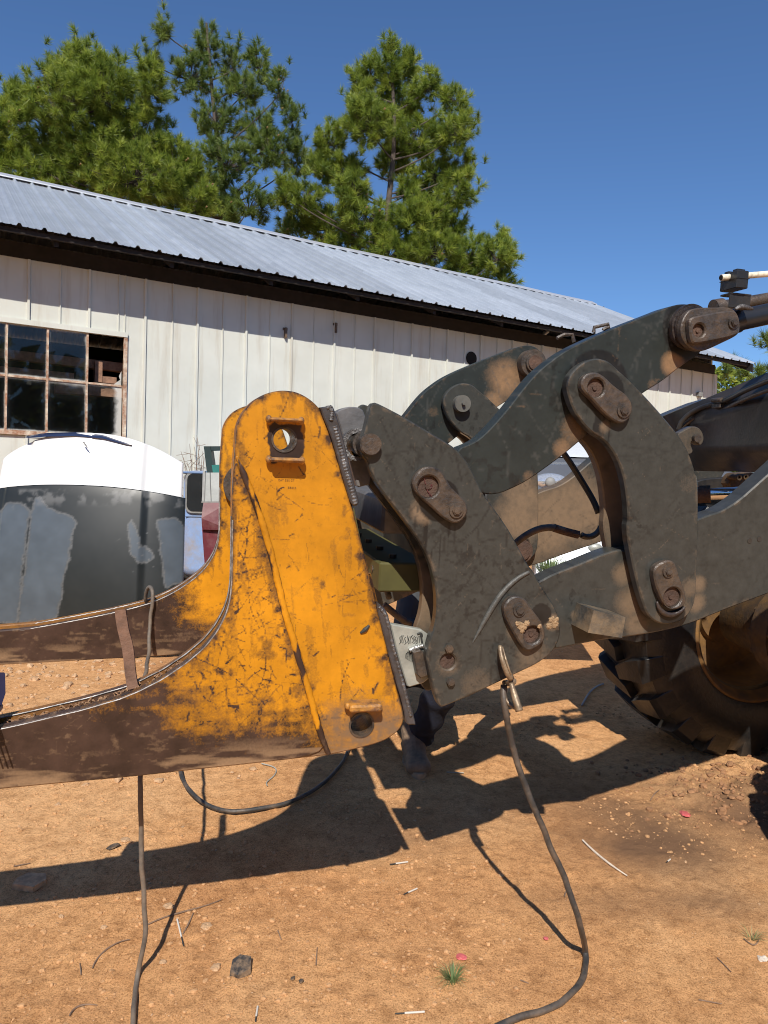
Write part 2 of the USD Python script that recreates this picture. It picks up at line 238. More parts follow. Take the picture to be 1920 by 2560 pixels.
def bx(cx, cy, cz, sx, sy, sz, b=.0):
    if b <= 0: return trimesh.creation.box((sx, sy, sz), trimesh.transformations.translation_matrix((cx, cy, cz)))
    pts = [(x, y, z) for x in (-1, 1) for y in (-1, 1) for z in (-1, 1)]
    P = []
    for s in pts:
        h = np.array([sx, sy, sz]) / 2; s = np.array(s)
        for k in range(3):
            q = s * (h - b); q[k] = s[k] * h[k]; P.append(q)
    h = trimesh.convex.convex_hull(np.array(P)); h.apply_translation((cx, cy, cz)); return h
def cyl(p0, p1, r, n=24, r2=None, cap=True):
    p0, p1 = np.asarray(p0, float), np.asarray(p1, float); d = p1 - p0; L = np.linalg.norm(d); d /= L
    a = np.cross(d, [0, 0, 1.]) if abs(d[2]) < .9 else np.cross(d, [1., 0, 0]); a /= np.linalg.norm(a); b = np.cross(d, a)
    t = np.linspace(0, 2 * np.pi, n, endpoint=False); ring = np.cos(t)[:, None] * a + np.sin(t)[:, None] * b
    r2 = r if r2 is None else r2
    v = np.vstack([p0 + ring * r, p1 + ring * r2]); i = np.arange(n); j = (i + 1) % n
    f = np.vstack([np.c_[i, i + n, j], np.c_[j, i + n, j + n]])
    if cap:
        k = len(v); v = np.vstack([v, v, p0, p1]); o = k
        f = np.vstack([f, np.c_[np.full(n, k + 2 * n), o + i, o + j], np.c_[np.full(n, k + 2 * n + 1), o + n + j, o + n + i]])
    return trimesh.Trimesh(v, f, process=False)
def tube(pts, r, n=12, sub=6, cap=True, wob=0):
    P = np.asarray(pts, float)
    if sub > 1 and len(P) > 2:
        from scipy.interpolate import CubicSpline
        s = np.r_[0, np.cumsum(np.linalg.norm(np.diff(P, axis=0), axis=1))]
        P = CubicSpline(s, P)(np.linspace(0, s[-1], sub * (len(P) - 1) + 1))
    if wob: q_ = np.linspace(0, len(P) * .12, len(P)); P = P + wob * 2 * np.stack([fbm(np.c_[q_, q_ * 0 + k * 9.1, q_ * 0], 3, 4) - .5 for k in range(3)], 1) * np.clip(np.minimum(np.arange(len(P)), np.arange(len(P))[::-1]) / 8., 0, 1)[:, None]
    R = np.broadcast_to(np.asarray(r, float), (len(P),)) if np.ndim(r) == 0 else np.interp(np.linspace(0, 1, len(P)), np.linspace(0, 1, len(r)), r)
    T = np.gradient(P, axis=0); T /= np.linalg.norm(T, axis=1)[:, None] + 1e-12
    a = np.cross(T[0], [0, 0, 1.]); a = a if np.linalg.norm(a) > .1 else np.cross(T[0], [1., 0, 0]); a /= np.linalg.norm(a)
    th = np.linspace(0, 2 * np.pi, n, endpoint=False); v = []
    for k in range(len(P)):
        a = a - T[k] * (a @ T[k]); a /= np.linalg.norm(a); b = np.cross(T[k], a)
        v.append(P[k] + R[k] * (np.cos(th)[:, None] * a + np.sin(th)[:, None] * b))
    v = np.vstack(v); i = np.arange(n); j = (i + 1) % n; f = []
    for k in range(len(P) - 1): f += [np.c_[k * n + i, k * n + j, (k + 1) * n + i], np.c_[k * n + j, (k + 1) * n + j, (k + 1) * n + i]]
    f = np.vstack(f)
    if cap:
        m = len(v); v = np.vstack([v, P[0], P[-1]]); f = np.vstack([f, np.c_[np.full(n, m), j, i], np.c_[np.full(n, m + 1), (len(P) - 1) * n + i, (len(P) - 1) * n + j]])
    return trimesh.Trimesh(v, f, process=False)
def chaikin(p, it=2, closed=True):
    p = np.asarray(p, float)
    for _ in range(it):
        q = np.roll(p, -1, 0) if closed else p[1:]; a = p if closed else p[:-1]
        n = np.empty((2 * len(a), p.shape[1])); n[0::2] = .75 * a + .25 * q; n[1::2] = .25 * a + .75 * q
        p = n if closed else np.vstack([p[:1], n, p[-1:]])
    return p
def resample(p, step, closed=True):
    q = np.vstack([p, p[:1]]) if closed else p
    s = np.r_[0, np.cumsum(np.linalg.norm(np.diff(q, axis=0), axis=1))]; n = max(8, int(s[-1] / step))
    t = np.linspace(0, s[-1], n, endpoint=not closed); return np.c_[np.interp(t, s, q[:, 0]), np.interp(t, s, q[:, 1])]
def ccw(p):
    x, y = p[:, 0], p[:, 1]; return p if (x * np.roll(y, -1) - np.roll(x, -1) * y).sum() > 0 else p[::-1]
def circle(c, r, n=40): t = np.linspace(0, 2 * np.pi, n, endpoint=False); return np.c_[c[0] + r * np.cos(t), c[1] + r * np.sin(t)]
def plate(outline, y0, y1, holes=(), step=.01, bevel=.003, grid=None, rounded=2):
    """A steel plate in the machine's side plane: outline (x, z), from y0 (near) to y1 (far), chamfered near edge. Returns (vertices, faces, number of cap vertices)."""
    o = ccw(resample(chaikin(outline, rounded), step)); rings = [o] + [ccw(np.asarray(h))[::-1] for h in holes]
    ins = []
    for r in rings:
        t = np.roll(r, -1, 0) - np.roll(r, 1, 0); t /= np.linalg.norm(t, axis=1)[:, None] + 1e-12
        ins.append(r + bevel * np.c_[-t[:, 1], t[:, 0]])
    poly = sg.Polygon(ins[0], ins[1:])
    if not poly.is_valid: poly = poly.buffer(0)
    P = np.vstack(ins)
    if grid:
        x0, z0, x1, z1 = poly.bounds; gx, gz = np.meshgrid(np.arange(x0, x1, grid), np.arange(z0, z1, grid)); g = np.c_[gx.ravel(), gz.ravel()]
        inner = poly.buffer(-grid * .6); P = np.vstack([P, g[shapely.contains_xy(inner, g[:, 0], g[:, 1])]])
    tri = Delaunay(P).simplices; cen = P[tri].mean(1); tri = tri[shapely.contains_xy(poly.buffer(bevel * .02), cen[:, 0], cen[:, 1])]
    a = P[tri]; cr_ = (a[:, 1, 0] - a[:, 0, 0]) * (a[:, 2, 1] - a[:, 0, 1]) - (a[:, 1, 1] - a[:, 0, 1]) * (a[:, 2, 0] - a[:, 0, 0])
    tri[cr_ < 0] = tri[cr_ < 0][:, ::-1]; tri = tri[np.abs(cr_) > 1e-12]
    v = [np.c_[P[:, 0], np.full(len(P), y0), P[:, 1]]]; f = [tri]; k = len(P); ncap = k
    nb = sum(map(len, ins)); back = P[:nb] if not grid else P
    v.append(np.c_[P[:, 0], np.full(len(P), y1), P[:, 1]]); f.append(tri[:, ::-1] + k); k += len(P)
    for r, i_ in zip(rings, ins):
        n = len(r); i = np.arange(n); j = (i + 1) % n
        for (ra, ya, rb, yb) in ((i_, y0, r, y0 + bevel), (r, y0 + bevel, r, y1 - bevel), (r, y1 - bevel, i_, y1)):
            v += [np.c_[ra[:, 0], np.full(n, ya), ra[:, 1]], np.c_[rb[:, 0], np.full(n, yb), rb[:, 1]]]
            f += [np.c_[k + i, k + n + i, k + j], np.c_[k + j, k + n + i, k + n + j]]; k += 2 * n
    return np.vstack(v), np.vstack(f), ncap
def seg_dist(p, o):
    t = cKDTree(resample(o, .003)); return t.query(p)[0]
def strokes(p, n, box, lens, widths, rng, curl=1.2, ang=None):
    """0..1 at the points p where a scratch passes."""
    out = np.zeros(len(p)); T = cKDTree(p); x0, x1, z0, z1 = box
    for _ in range(n):
        L = rng.uniform(*lens) * (1 if rng.random() > .15 else 2); a = rng.uniform(0, np.pi) if ang is None else rng.normal(*ang); c = np.array([rng.uniform(x0, x1), rng.uniform(z0, z1)])
        s = np.arange(0, L, .0022); k = rng.normal(0, curl); th = a + k * s * 2 + .25 * np.sin(s * rng.uniform(10, 40) + rng.uniform(0, 6))
        q = c + np.cumsum(np.c_[np.cos(th), np.sin(th)] * .0022, axis=0); w = rng.uniform(*widths)
        d, i = T.query(q, k=4, distance_upper_bound=w)
        i, d = i.ravel(), d.ravel(); ok = i < len(p); br = (fbm(np.c_[q, q[:, :1]] * 60, 2, 5) > .33).repeat(4)
        np.maximum.at(out, i[ok & br], np.clip(1.3 - d[ok & br] / w, 0, 1) * rng.uniform(.6, 1))
    return out
def p2n(p, s, seed=0, o=5): return fbm(np.c_[p[:, 0] * s, p[:, 1] * s, np.full(len(p), seed * 7.3)], o, seed)
sst = lambda a, b, x: (lambda t: t * t * (3 - 2 * t))(np.clip((x - a) / (b - a), 0, 1))
def hexhead(c, y, r, h, mat, parent, name='retainer_bolt', washer=True, mirror=1):
    p0 = np.array([c[0], y, c[1]]); yv = np.array([0, -1., 0]) * mirror
    parts = []
    if washer: parts.append(cyl(p0 - yv * .004, p0 + yv * .005, r * 1.55, 28))
    parts.append(cyl(p0, p0 + yv * h, r, 6)); parts.append(cyl(p0 + yv * h, p0 + yv * (h + .002), r * .72, 18))
    return add(parent, name, cat_(parts), mat, smooth=30)

# ------------------------------------------------------------------ ground
def axis(lo, hi, a, b, d, g=1.22):
    x = list(np.arange(a, b, d)); s = d
    while x[-1] < hi: s *= g; x.append(x[-1] + s)
    s = d; y = [a]
    while y[-1] > lo: s *= g; y.append(y[-1] - s)
    return np.array(sorted(set(y[1:] + x)))
MUD = gp(*DS([(1560, 1745)])[0])[:2]
def relief(x, y):
    p = np.c_[x, y, np.zeros_like(x)]
    n = .016 * (fbm(p * 1.5, 2, 1) - .5) + .003 * (fbm(p * 8, 4, 2) - .5) + .0055 * (fbm(p * 46, 2, 3) - .5)
    cl = np.clip(fbm(p * 26, 3, 11) - .57, 0, 1) * .022 * sst(.48, .62, fbm(p * 1.1, 3, 12))
    near = np.exp(-((x - MUD[0] - .25) ** 2 / .22 + (y - MUD[1] - .12) ** 2 / .12))
    rough = near * (.05 + .09 * (fbm(p * 14, 4, 5) - .45))
    return n + cl + rough
gx, gy = np.meshgrid(axis(-420, 420, -1.6, 2.5, .0105), axis(-60, 700, 1.75, 4.5, .0105), indexing='ij')
x, y = gx.ravel(), gy.ravel()
fade = np.clip(1 - (np.hypot(x, y - 3) - 8) / 20, 0, 1)
gz = ground_h(x, y) + relief(x, y) * fade
nx, ny = gx.shape; I = np.arange(nx * ny).reshape(nx, ny)
gf = np.vstack([np.c_[I[:-1, :-1].ravel(), I[1:, :-1].ravel(), I[1:, 1:].ravel()], np.c_[I[:-1, :-1].ravel(), I[1:, 1:].ravel(), I[:-1, 1:].ravel()]])
wet = np.zeros(len(x))
for (px, py, sx, sy, k) in ((1400, 1800, .40, .34, 1.0), (1590, 1760, .46, .36, 1.0), (1150, 1760, .26, .2, .5), (880, 1790, .5, .25, .4), (1480, 1950, .55, .13, .6)):
    c = gp(*DS([(px, py)])[0]); wet = np.maximum(wet, k * np.exp(-((x - c[0]) ** 2 / sx ** 2 + (y - c[1]) ** 2 / sy ** 2)))
wet = np.clip(wet * (.5 + 1.1 * fbm(np.c_[x * 5, y * 5, 0 * x], 5, 9)) - .05, 0, 1)
gpath = add('/World', 'ground', (np.c_[x, y, gz], gf), GROUND, smooth=True, attrs={'wear': wet})
tag(stage.GetPrimAtPath(gpath), 'bare reddish brown dirt yard with pebbles and clods', 'ground', None, 'structure')
def gz_at(X, Y): return float(ground_h(X, Y) + relief(np.array([X]), np.array([Y]))[0])

# ------------------------------------------------------------------ metal shed
AZ = 1.0325; SU = np.array([math.sin(AZ), math.cos(AZ), 0]); SN = np.array([-math.cos(AZ), math.sin(AZ), 0])   # along the eave; into the shed
P0 = np.array([-3.6985, 7.4091, 2.5784 + H]); RUN, RISE, OH, GB = 4.0582, 1.9299, .567, .30
EAVE = P0[2]; U0, U1, UE = -3.4, 11.83, 12.15
shed = thing('metal_shed', 'long cream metal shed with galvanised ribbed roof and rusty window', 'shed', (*(P0 + SN * OH + SU * 4)[:2], GB), np.array([SU, SN, [0, 0, 1]]))
so = np.array([4 , OH, GB - EAVE])            # local origin in (u, n, z - eave)
def S(v, f=None): return np.asarray(v, float) - so
def sadd(name, mesh, mat, parent=shed, **k):
    v, f = (mesh.vertices, mesh.faces) if isinstance(mesh, trimesh.Trimesh) else mesh
    return add(parent, name, (S(v), f), mat, **k)
def on_wall(px, py, o=OH): r = ray(px, py); q = (P0 - C) + SN * o; h = r * ((q @ SN) / (r @ SN)); return (h - q) @ SU, h[2] + H - EAVE
wl = lambda a, b: on_wall(*view(0, 780, 4.1475)([(a, b)])[0])
WR, WT = wl(1300, 250); WB = wl(1300, 1275)[1] ; WL = -1.55
WT = -.86; WB = -1.985
BASE = GB - EAVE - .3; TOPW = -.16
# wall panels, one per 0.3048 m, each with a raised seam
seam0 = .168
j0 = int(math.floor((U0 - seam0) / .3048)); j = j0; e = 0
def wall_panel(ua, ub, za, zb, rib):
    prof = [(ua, 0), (ub - .032, 0), (ub - .027, -.024), (ub - .006, -.024), (ub, -.0)] if rib else [(ua, 0), (ub - .014, 0), (ub - .012, -.014), (ub - .003, -.014), (ub, 0)]
    nz = 14; zz = np.linspace(za, zb, nz); n = len(prof)
    v = []
    for z in zz:
        for k, (u, o) in enumerate(prof):
            d = .013 * (fbm(np.array([[u * 2.2, z * 1.6, 3.]]), 3, 8)[0] - .5) if k in (0, 1) else 0
            v.append((u, OH + o + d, z))
    f = []
    for a in range(nz - 1):
        for b in range(n - 1): q = a * n + b; f += [(q, q + 1, q + n), (q + 1, q + n + 1, q + n)]
    return np.array(v), np.array(f)
while seam0 + j * .3048 < U1:
    ua, ub = seam0 + (j - 1) * .3048 + .0004, min(seam0 + j * .3048, U1 - .01); rib = j % 2 == 0
    if ub > ua + .02:
        spans = [(BASE, TOPW)]
        if ub > WL and ua < WR:
            if ub <= WR + .001 and ua >= WL - .001: spans = [(BASE, WB - .05), (WT + .05, TOPW)]
            else:
                cut = WR if ua < WR < ub else WL
                a_, b_ = (ua, cut) if cut == WR else (cut, ub)
                for spn in ((BASE, WB - .05), (WT + .05, TOPW)): sadd("wall_panel", wall_panel(a_, b_, *spn, False), WALL)
                ua, ub = (cut, ub) if cut == WR else (ua, cut)
        for spn in spans:
            sadd('wall_panel', wall_panel(ua, ub, *spn, rib), WALL)
    j += 1
def sbox(u0, u1, n0, n1, z0, z1, b=0): return bx((u0 + u1) / 2, (n0 + n1) / 2, (z0 + z1) / 2, u1 - u0, n1 - n0, z1 - z0, b)
sadd('corner_trim', cat_([sbox(U1 - .06, U1 + .012, OH - .014, OH + .05, BASE, TOPW), ]), WALL)
# gable end walls and back wall
DEEP = 2 * (RUN - OH) + OH
def gable(u, t):
    pts = np.array([(OH + .052, BASE), (DEEP, BASE), (DEEP, .235), (RUN, RISE - .03), (OH + .092, .255)])
    v = np.vstack([np.c_[np.full(5, u), pts], np.c_[np.full(5, u + t), pts]]); f = [(0, 2, 1), (0, 3, 2), (0, 4, 3), (5, 6, 7), (5, 7, 8), (5, 8, 9)]
    for k in range(5): q = (k + 1) % 5; f += [(k, q, k + 5), (q, q + 5, k + 5)]
    return np.array(v), np.array(f)
sadd('gable_wall', gable(U1 - .03, .03), WALL); sadd('gable_wall', gable(U0, .03), WALL)
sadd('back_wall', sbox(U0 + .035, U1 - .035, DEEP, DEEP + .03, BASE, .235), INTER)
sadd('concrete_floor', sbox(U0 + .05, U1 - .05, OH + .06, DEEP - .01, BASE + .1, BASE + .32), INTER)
# roof sheets (0.914 m cover, ribs every 0.2286 m), near and far slope
sl = math.hypot(RUN, RISE); dn, dz = RUN / sl, RISE / sl
def roof_sheet(ua, nr, back=False):
    prof = []
    for k in range(nr):
        c = ua + k * .2286
        prof += [(c - .028, 0), (c - .011, .027), (c + .011, .027), (c + .028, 0)]
        if k < nr - 1:
            for m_ in (.0762, .1524): prof += [(c + m_ - .012, 0), (c + m_ - .006, .004), (c + m_ + .006, .004), (c + m_ + .012, 0)]
    prof = np.array(prof); n = len(prof); v = []; ns = 7
    for s in np.linspace(0, sl - .02, ns):
        sag = .010 * (noise(np.array([[ua * .7, s * .9, 1.]]), 4)[0] - .5)
        for (u, h) in prof:
            nn, zz = s * dn - h * dz, s * dz + h * dn + sag
            v.append((u, 2 * RUN - nn if back else nn, zz))
    f = []
    for a in range(ns - 1):
        for b in range(n - 1): q = a * n + b; f += [(q, q + 1, q + n), (q + 1, q + n + 1, q + n)]
    return np.array(v), np.array(f)
ua = UE - .024
while ua > U0 - .6:
    ua -= .9144
    sadd('roof_sheet', roof_sheet(ua, 5), GALV); 
for k in range(4): sadd('roof_sheet', roof_sheet(U0 - .5 + k * 4.1148, 19, True), GALV)
rc = []
for sg_ in (-1, 1):
    v = [];
    for u in np.linspace(U0 - .5, UE - .0, 40):
        w = .004 * math.sin(u * 2.1)
        for (a, h) in ((0, .062), (.17, .045), (.175, .03)): v.append((u, RUN + sg_ * a * dn, RISE - a * dz + h + w))
    f = []
    for a in range(39):
        for b in range(2): q = a * 3 + b; f += [(q, q + 3, q + 1), (q + 1, q + 3, q + 4)]
    rc.append(trimesh.Trimesh(np.array(v), np.array(f), process=False))
sadd('ridge_cap', cat_(rc), simple('ridge_metal', (.62, .63, .64), .38, metal=.5, var=.1))
# eave timber: top plate, fascia purlin, rafter tails
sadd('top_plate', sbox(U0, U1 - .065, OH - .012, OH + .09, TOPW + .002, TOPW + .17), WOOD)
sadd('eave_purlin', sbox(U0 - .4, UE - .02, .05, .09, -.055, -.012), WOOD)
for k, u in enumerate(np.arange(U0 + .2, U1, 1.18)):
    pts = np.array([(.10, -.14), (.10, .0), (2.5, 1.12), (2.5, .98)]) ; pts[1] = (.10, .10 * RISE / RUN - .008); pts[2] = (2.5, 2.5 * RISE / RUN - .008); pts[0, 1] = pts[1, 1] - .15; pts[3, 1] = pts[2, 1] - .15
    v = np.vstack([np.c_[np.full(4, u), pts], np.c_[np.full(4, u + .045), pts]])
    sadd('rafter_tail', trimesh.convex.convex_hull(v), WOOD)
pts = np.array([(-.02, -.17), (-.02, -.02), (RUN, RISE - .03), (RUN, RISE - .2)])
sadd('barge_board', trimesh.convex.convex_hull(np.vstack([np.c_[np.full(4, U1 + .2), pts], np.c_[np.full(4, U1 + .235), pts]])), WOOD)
c = on_wall(1178, 896); k = circle(c, .10, 28)
sadd('vent_hole', (np.vstack([np.c_[k[:, 0], np.full(28, OH - .006), k[:, 1]], [[c[0], OH - .006, c[1]]]]), np.array([(i, (i + 1) % 28, 28) for i in range(28)])), simple('vent_dark', (.004, .004, .004), .9))
for (px, py) in ((712, 832), (837, 820)):
    c = on_wall(px, py); sadd('wall_bracket', cat_([sbox(c[0] - .012, c[0] + .012, OH - .05, OH - .002, c[1] - .07, c[1] + .06), sbox(c[0] - .03, c[0] + .03, OH - .02, OH - .002, c[1] + .03, c[1] + .06)]), EDGE)
c = on_wall(1745, 985); sadd('outlet_box', sbox(c[0] - .05, c[0] + .05, OH - .07, OH - .002, c[1] - .05, c[1] + .03, .004), GREYM)
# window: frame, mullions, panes
win = str(UsdGeom.Xform.Define(stage, shed + '/window').GetPath())
OFF_W = so
def wadd(name, mesh, mat, **k): return sadd(name, mesh, mat, parent=win, **k)
cols = [wl(900, 700)[0], wl(490, 600)[0], wl(65, 600)[0]]; dcol = (cols[0] - cols[2]) / 2
cols = [WR - .018, cols[0], cols[1], cols[2]] + [cols[2] - dcol * q for q in (1, 2)]
mid = wl(900, 735)[1]
WT2, WB2 = WT - .0, WB
wadd('frame', cat_([sbox(cols[-1] - .02, WR + .02, OH - .03, OH + .02, WB2 - .048, WB2), sbox(WR - .018, WR + .020, OH - .028, OH + .02, WB2 + .001, WT2 - .001), sbox(cols[-1] - .05, cols[-1] - .012, OH - .03, OH + .02, WB2, WT2)]), WINF)
wadd('frame', sbox(cols[-1] - .05, WR + .02, OH - .034, OH + .02, WT2, WT2 + .055), WALL, label='cream painted window head')
for q in cols[1:-1]: wadd('mullion', sbox(q - .011, q + .011, OH - .014, OH + .012, WB2 + .002, WT2 - .002), WINF)
for a, b in zip(cols[1:], cols[:-1]): wadd('glazing_bar', sbox(a + .0115, b - .0115 - (.0 if b != cols[0] else .008), OH - .010, OH + .008, mid - .011, mid + .011), WINF)
for k, (a, b) in enumerate(zip(cols[1:], cols[:-1])):
    for r_, (z0, z1) in enumerate(((WB2, mid - .011), (mid + .011, WT2))):
        if k == 0 and r_ == 1:      # broken pane: only shards left along the corner
            o = [(b - .10, z0), (b - .018, z0), (b - .018, z0 + .16), (b - .045, z0 + .10), (b - .03, z0 + .06)]
        else: o = [(a + .011, z0), (b - .011, z0), (b - .011, z1), (a + .011, z1)]
        P_ = sg.Polygon(o); g_ = np.stack(np.meshgrid(np.linspace(*sorted((o[0][0], o[1][0])), 24), np.linspace(z0, z1, 28), indexing='ij'), -1).reshape(-1, 2)
        if k == 0 and r_ == 1: V_ = np.array(o); T_i = np.array([(0, 1, 4), (1, 2, 4), (4, 2, 3)]); ed = np.full(5, 1.2)
        else:
            V_ = g_; T_i = Delaunay(g_).simplices; d = np.minimum.reduce([V_[:, 0] - a, b - V_[:, 0], V_[:, 1] - z0, z1 - V_[:, 1]])
            ed = 1.25 * np.exp(-d / .018) + (1.5 * sst(.14, .02, b - V_[:, 0] + .05 * (p2n(V_, 9, 4) - .5)) if (k == 0) else 0) + .32 * sst(.25, 0, z1 - V_[:, 1]) * (k == 1)
        wadd('pane', (np.c_[V_[:, 0], np.full(len(V_), OH + .004), V_[:, 1]], T_i), PANE, attrs={'wear': ed})
# timbers stacked inside, seen through the window
def plank(name, ua, ub, n, z, h, t, label, tilt=0.0, mat=WOOD2):
    v = np.array([(u, n + dn_, z + dz_ + (tilt if u == ub else 0)) for u in (ua, ub) for dn_ in (0, t) for dz_ in (0, h)])
    m = trimesh.convex.convex_hull(v); wv = P0 + m.vertices[:, :1] * SU + m.vertices[:, 1:2] * SN + m.vertices[:, 2:] * [0, 0, 1.]
    single(name, (wv, m.faces), mat, label, 'timber')
plank('timber_beam', -1.6, WR + .35, .86, on_wall(240, 897)[1] - .04, .10, .12, 'long brown timber beam lying highest inside the shed window', -.03)
plank('timber_beam', -1.6, cols[1] - .10, .80, on_wall(130, 920)[1] - .06, .06, .10, 'thin reddish plank below the top beam inside the window')
plank('timber_block', cols[1] + .12, cols[1] + .20, .78, mid + .05, .24, .10, 'short upright timber block seen through the broken pane')
plank('timber_block', cols[1] + .20, cols[1] + .36, .79, mid + .05, .075, .10, 'stubby horizontal timber offcut beside the upright block')
plank('timber_beam', cols[2] + .12, WR + .3, .84, mid - .10, .14, .14, 'wide grey brown beam lowest of the timbers inside the window')

# ------------------------------------------------------------------ fork attachment
fb = np.array([.15, .5, -.86])
fork = thing('fork_attachment', 'scratched yellow two-tined loader fork, worn brown along its tines', 'fork attachment', to_world(fb)[0], np.array([EX, EY, EZ])); OFF[fork] = fb
top_px = V1([(-420, 1938), (0, 1852), (380, 1765), (600, 1702), (690, 1665), (820, 1600), (950, 1510), (1040, 1430), (1105, 1340), (1145, 1250), (1163, 1150), (1166, 1000), (1168, 800), (1168, 600)])
arc_px = V2([(248, 440), (250, 370), (270, 300), (310, 230), (370, 165), (450, 122), (530, 102), (590, 100), (660, 108), (730, 140), (790, 185), (830, 230), (862, 300), (900, 400), (950, 560), (1000, 740), (1050, 880), (1080, 1010), (1120, 1170), (1160, 1320), (1200, 1480), (1230, 1620)])
low_px = V3([(880, 40), (920, 180), (950, 330), (1000, 520), (1050, 740), (1090, 900), (1130, 1050), (1135, 1110), (1110, 1170), (1050, 1222), (970, 1265), (800, 1310), (640, 1345), (600, 1352)])
bot_px = V1([(1180, 2042), (1000, 2060), (700, 2095), (400, 2122), (0, 2160), (-420, 2200)])
OUT = loc(top_px + arc_px + low_px + bot_px, 0.0)
tip = np.array([[OUT[-1][0] - .55, OUT[-1][1] - .012], [OUT[-1][0] - .95, OUT[-1][1] + .02], [OUT[-1][0] - .95, OUT[-1][1] + .04], [OUT[-1][0] - .55, OUT[-1][1] + .105]])
OUT = np.vstack([OUT, tip])
diag = V2([(243, 560), (300, 705), (380, 905), (450, 1125), (520, 1405), (575, 1655)])[0:6] + V3([(290, 310), (350, 535), (430, 805), (480, 975), (540, 1200), (602, 1352)])[1:]
RAISED = np.vstack([loc(V1([(-420, 1938), (0, 1852), (380, 1765), (600, 1702), (690, 1665), (820, 1600), (950, 1510), (1040, 1430), (1105, 1340), (1145, 1250), (1163, 1150), (1166, 1000), (1168, 800), (1168, 640)]), -.007), loc(diag, -.007), loc(bot_px[:-1], -.007), loc([bot_px[-1]], -.007) + [[-.002, 0]]])
h1c = at(*V2([(582, 440)])[0])[[0, 2]]; h1r = .0275
h2c = at(*V3([(840, 1140)])[0])[[0, 2]]; h2r = .030
BROWN = loc(V1([(-900, 1550), (500, 1690), (700, 1640), (800, 1620), (880, 1690), (800, 1750), (860, 1830), (1050, 1890), (1408, 1870), (1600, 1880), (1800, 1990), (1900, 2000), (1900, 2400), (-900, 2400)]), 0)
GREASE_SHADE = loc(V2([(455, 320), (715, 330), (720, 600), (470, 605)]), 0)  # grease round the upper pin hole, with the shade there painted in
bp_ = sg.Polygon(BROWN); gp_ = sg.Polygon(GREASE_SHADE)
def sdist(poly, p): d = shapely.distance(poly.exterior, shapely.points(p[:, 0], p[:, 1])); return np.where(shapely.contains_xy(poly, p[:, 0], p[:, 1]), d, -d)
def yellow_attrs(v, outline, seed, n, far=False, extra=None):
    p = v[:, [0, 2]]; d = seg_dist(p, outline); rng = np.random.default_rng(seed)
    nz = p2n(p, 14, seed); nf = p2n(p, 60, seed + 1, 3); st = fbm(np.c_[p[:, 0] * 9, p[:, 1] * 70, 0 * d + seed], 4, seed + 2)
    w = sst(-.20, .13, sdist(bp_, p) + .12 * (nz - .5) + .10 * (nf - .5) + .08 * (st - .5)) * .95
    w = np.maximum(w, .72 * np.exp(-d / .010) * (.5 + nf)); w = np.maximum(w, .80 * np.exp(-d / .05) * sst(.36, .72, p2n(p, 44, seed + 9)) * (.5 + nf)); mt = p2n(p, 26, seed + 10); w = np.maximum(w, .30 * sst(.48, .72, mt) * sst(.42, .6, p2n(p, 7, seed + 11)))
    ve = fbm(np.c_[p[:, 0] * 60 + p[:, 1] * 6, p[:, 1] * 10, 0 * d + seed], 5, seed + 14); w = np.maximum(w, .62 * sst(.47, .66, ve) * np.exp(-d / .07)); w = np.maximum(w, .34 * sst(.55, .68, ve))
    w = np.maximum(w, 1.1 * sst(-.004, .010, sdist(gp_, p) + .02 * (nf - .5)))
    w = np.maximum(w, .5 * sst(.54, .74, p2n(p, 22, seed + 4)) * sst(.40, .60, p2n(p, 4, seed + 6)) + .30 * sst(.42, .7, nf) * sst(.35, .6, nz))
    b = (p[:, 0].min(), p[:, 0].max(), p[:, 1].min(), p[:, 1].max())
    s = np.maximum.reduce([.75 * strokes(p, n, b, (.015, .08), (.0017, .0024), rng, 1.6), strokes(p, n // 2, b, (.008, .03), (.0018, .0045), rng, 4.), strokes(p, n // 5, b, (.05, .24), (.0016, .0022), rng, .7)])
    w = np.maximum(w, .86 * s * (.5 + .9 * nf))
    blot = np.zeros(len(p)); w = np.maximum(w, blot)
    du = np.clip(sst(.05, .0, p[:, 1] - (-.80)) * 0, 0, 1)
    zb = np.interp(p[:, 0], loc(bot_px[::-1], 0)[:, 0], loc(bot_px[::-1], 0)[:, 1])
    du = sst(.11, .0, p[:, 1] - zb) * sst(.36, .66, st) * .95
    du = np.maximum(du, .5 * w * sst(.56, .72, nf) * sst(-.02, .02, sdist(bp_, p)) * sst(.4, .6, nz))
    if extra is not None: w, du = extra(p, w, du, nz, nf)
    lw = strokes(p, n // 6, b, (.01, .07), (.0016, .0022), rng, 1., (.2, .5)) * sst(0, .02, sdist(bp_, p)); sk = fbm(np.c_[p[:, 0] * 45 + p[:, 1] * 20, p[:, 1] * 150, 0 * d + seed], 5, seed + 12)
    du = np.maximum(du, np.maximum(.45 * lw, .50 * w * sst(.48, .74, sk) * sst(.3, .6, nz) * sst(-.03, .03, sdist(bp_, p))))
    return {'wear': np.clip(w, 0, 1), 'dust': np.clip(du, 0, 1), 'line': np.zeros(len(p))}
def rusty_low(p, w, du, nz, nf):
    c = at(*V3([(900, 1230)])[0])[[0, 2]]; r = np.hypot((p[:, 0] - c[0]) / 1.4, p[:, 1] - c[1])
    a = sst(.20, .03, r + .10 * (nz - .5)); return np.maximum(w, a * .75 * (nf + .25)), np.maximum(du, a * (.3 + .6 * nf))
v, f, _ = plate(OUT, 0, .03, [circle(h1c, h1r), circle(h2c, h2r)], grid=.0034, step=.0045, bevel=.004)
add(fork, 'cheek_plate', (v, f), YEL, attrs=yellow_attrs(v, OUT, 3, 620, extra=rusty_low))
v, f, _ = plate(RAISED, -.007, .0015, grid=.0034, step=.0045, bevel=.004, rounded=2)
add(fork, 'raised_tine_plate', (v, f), YEL, attrs=yellow_attrs(v, RAISED, 5, 950))
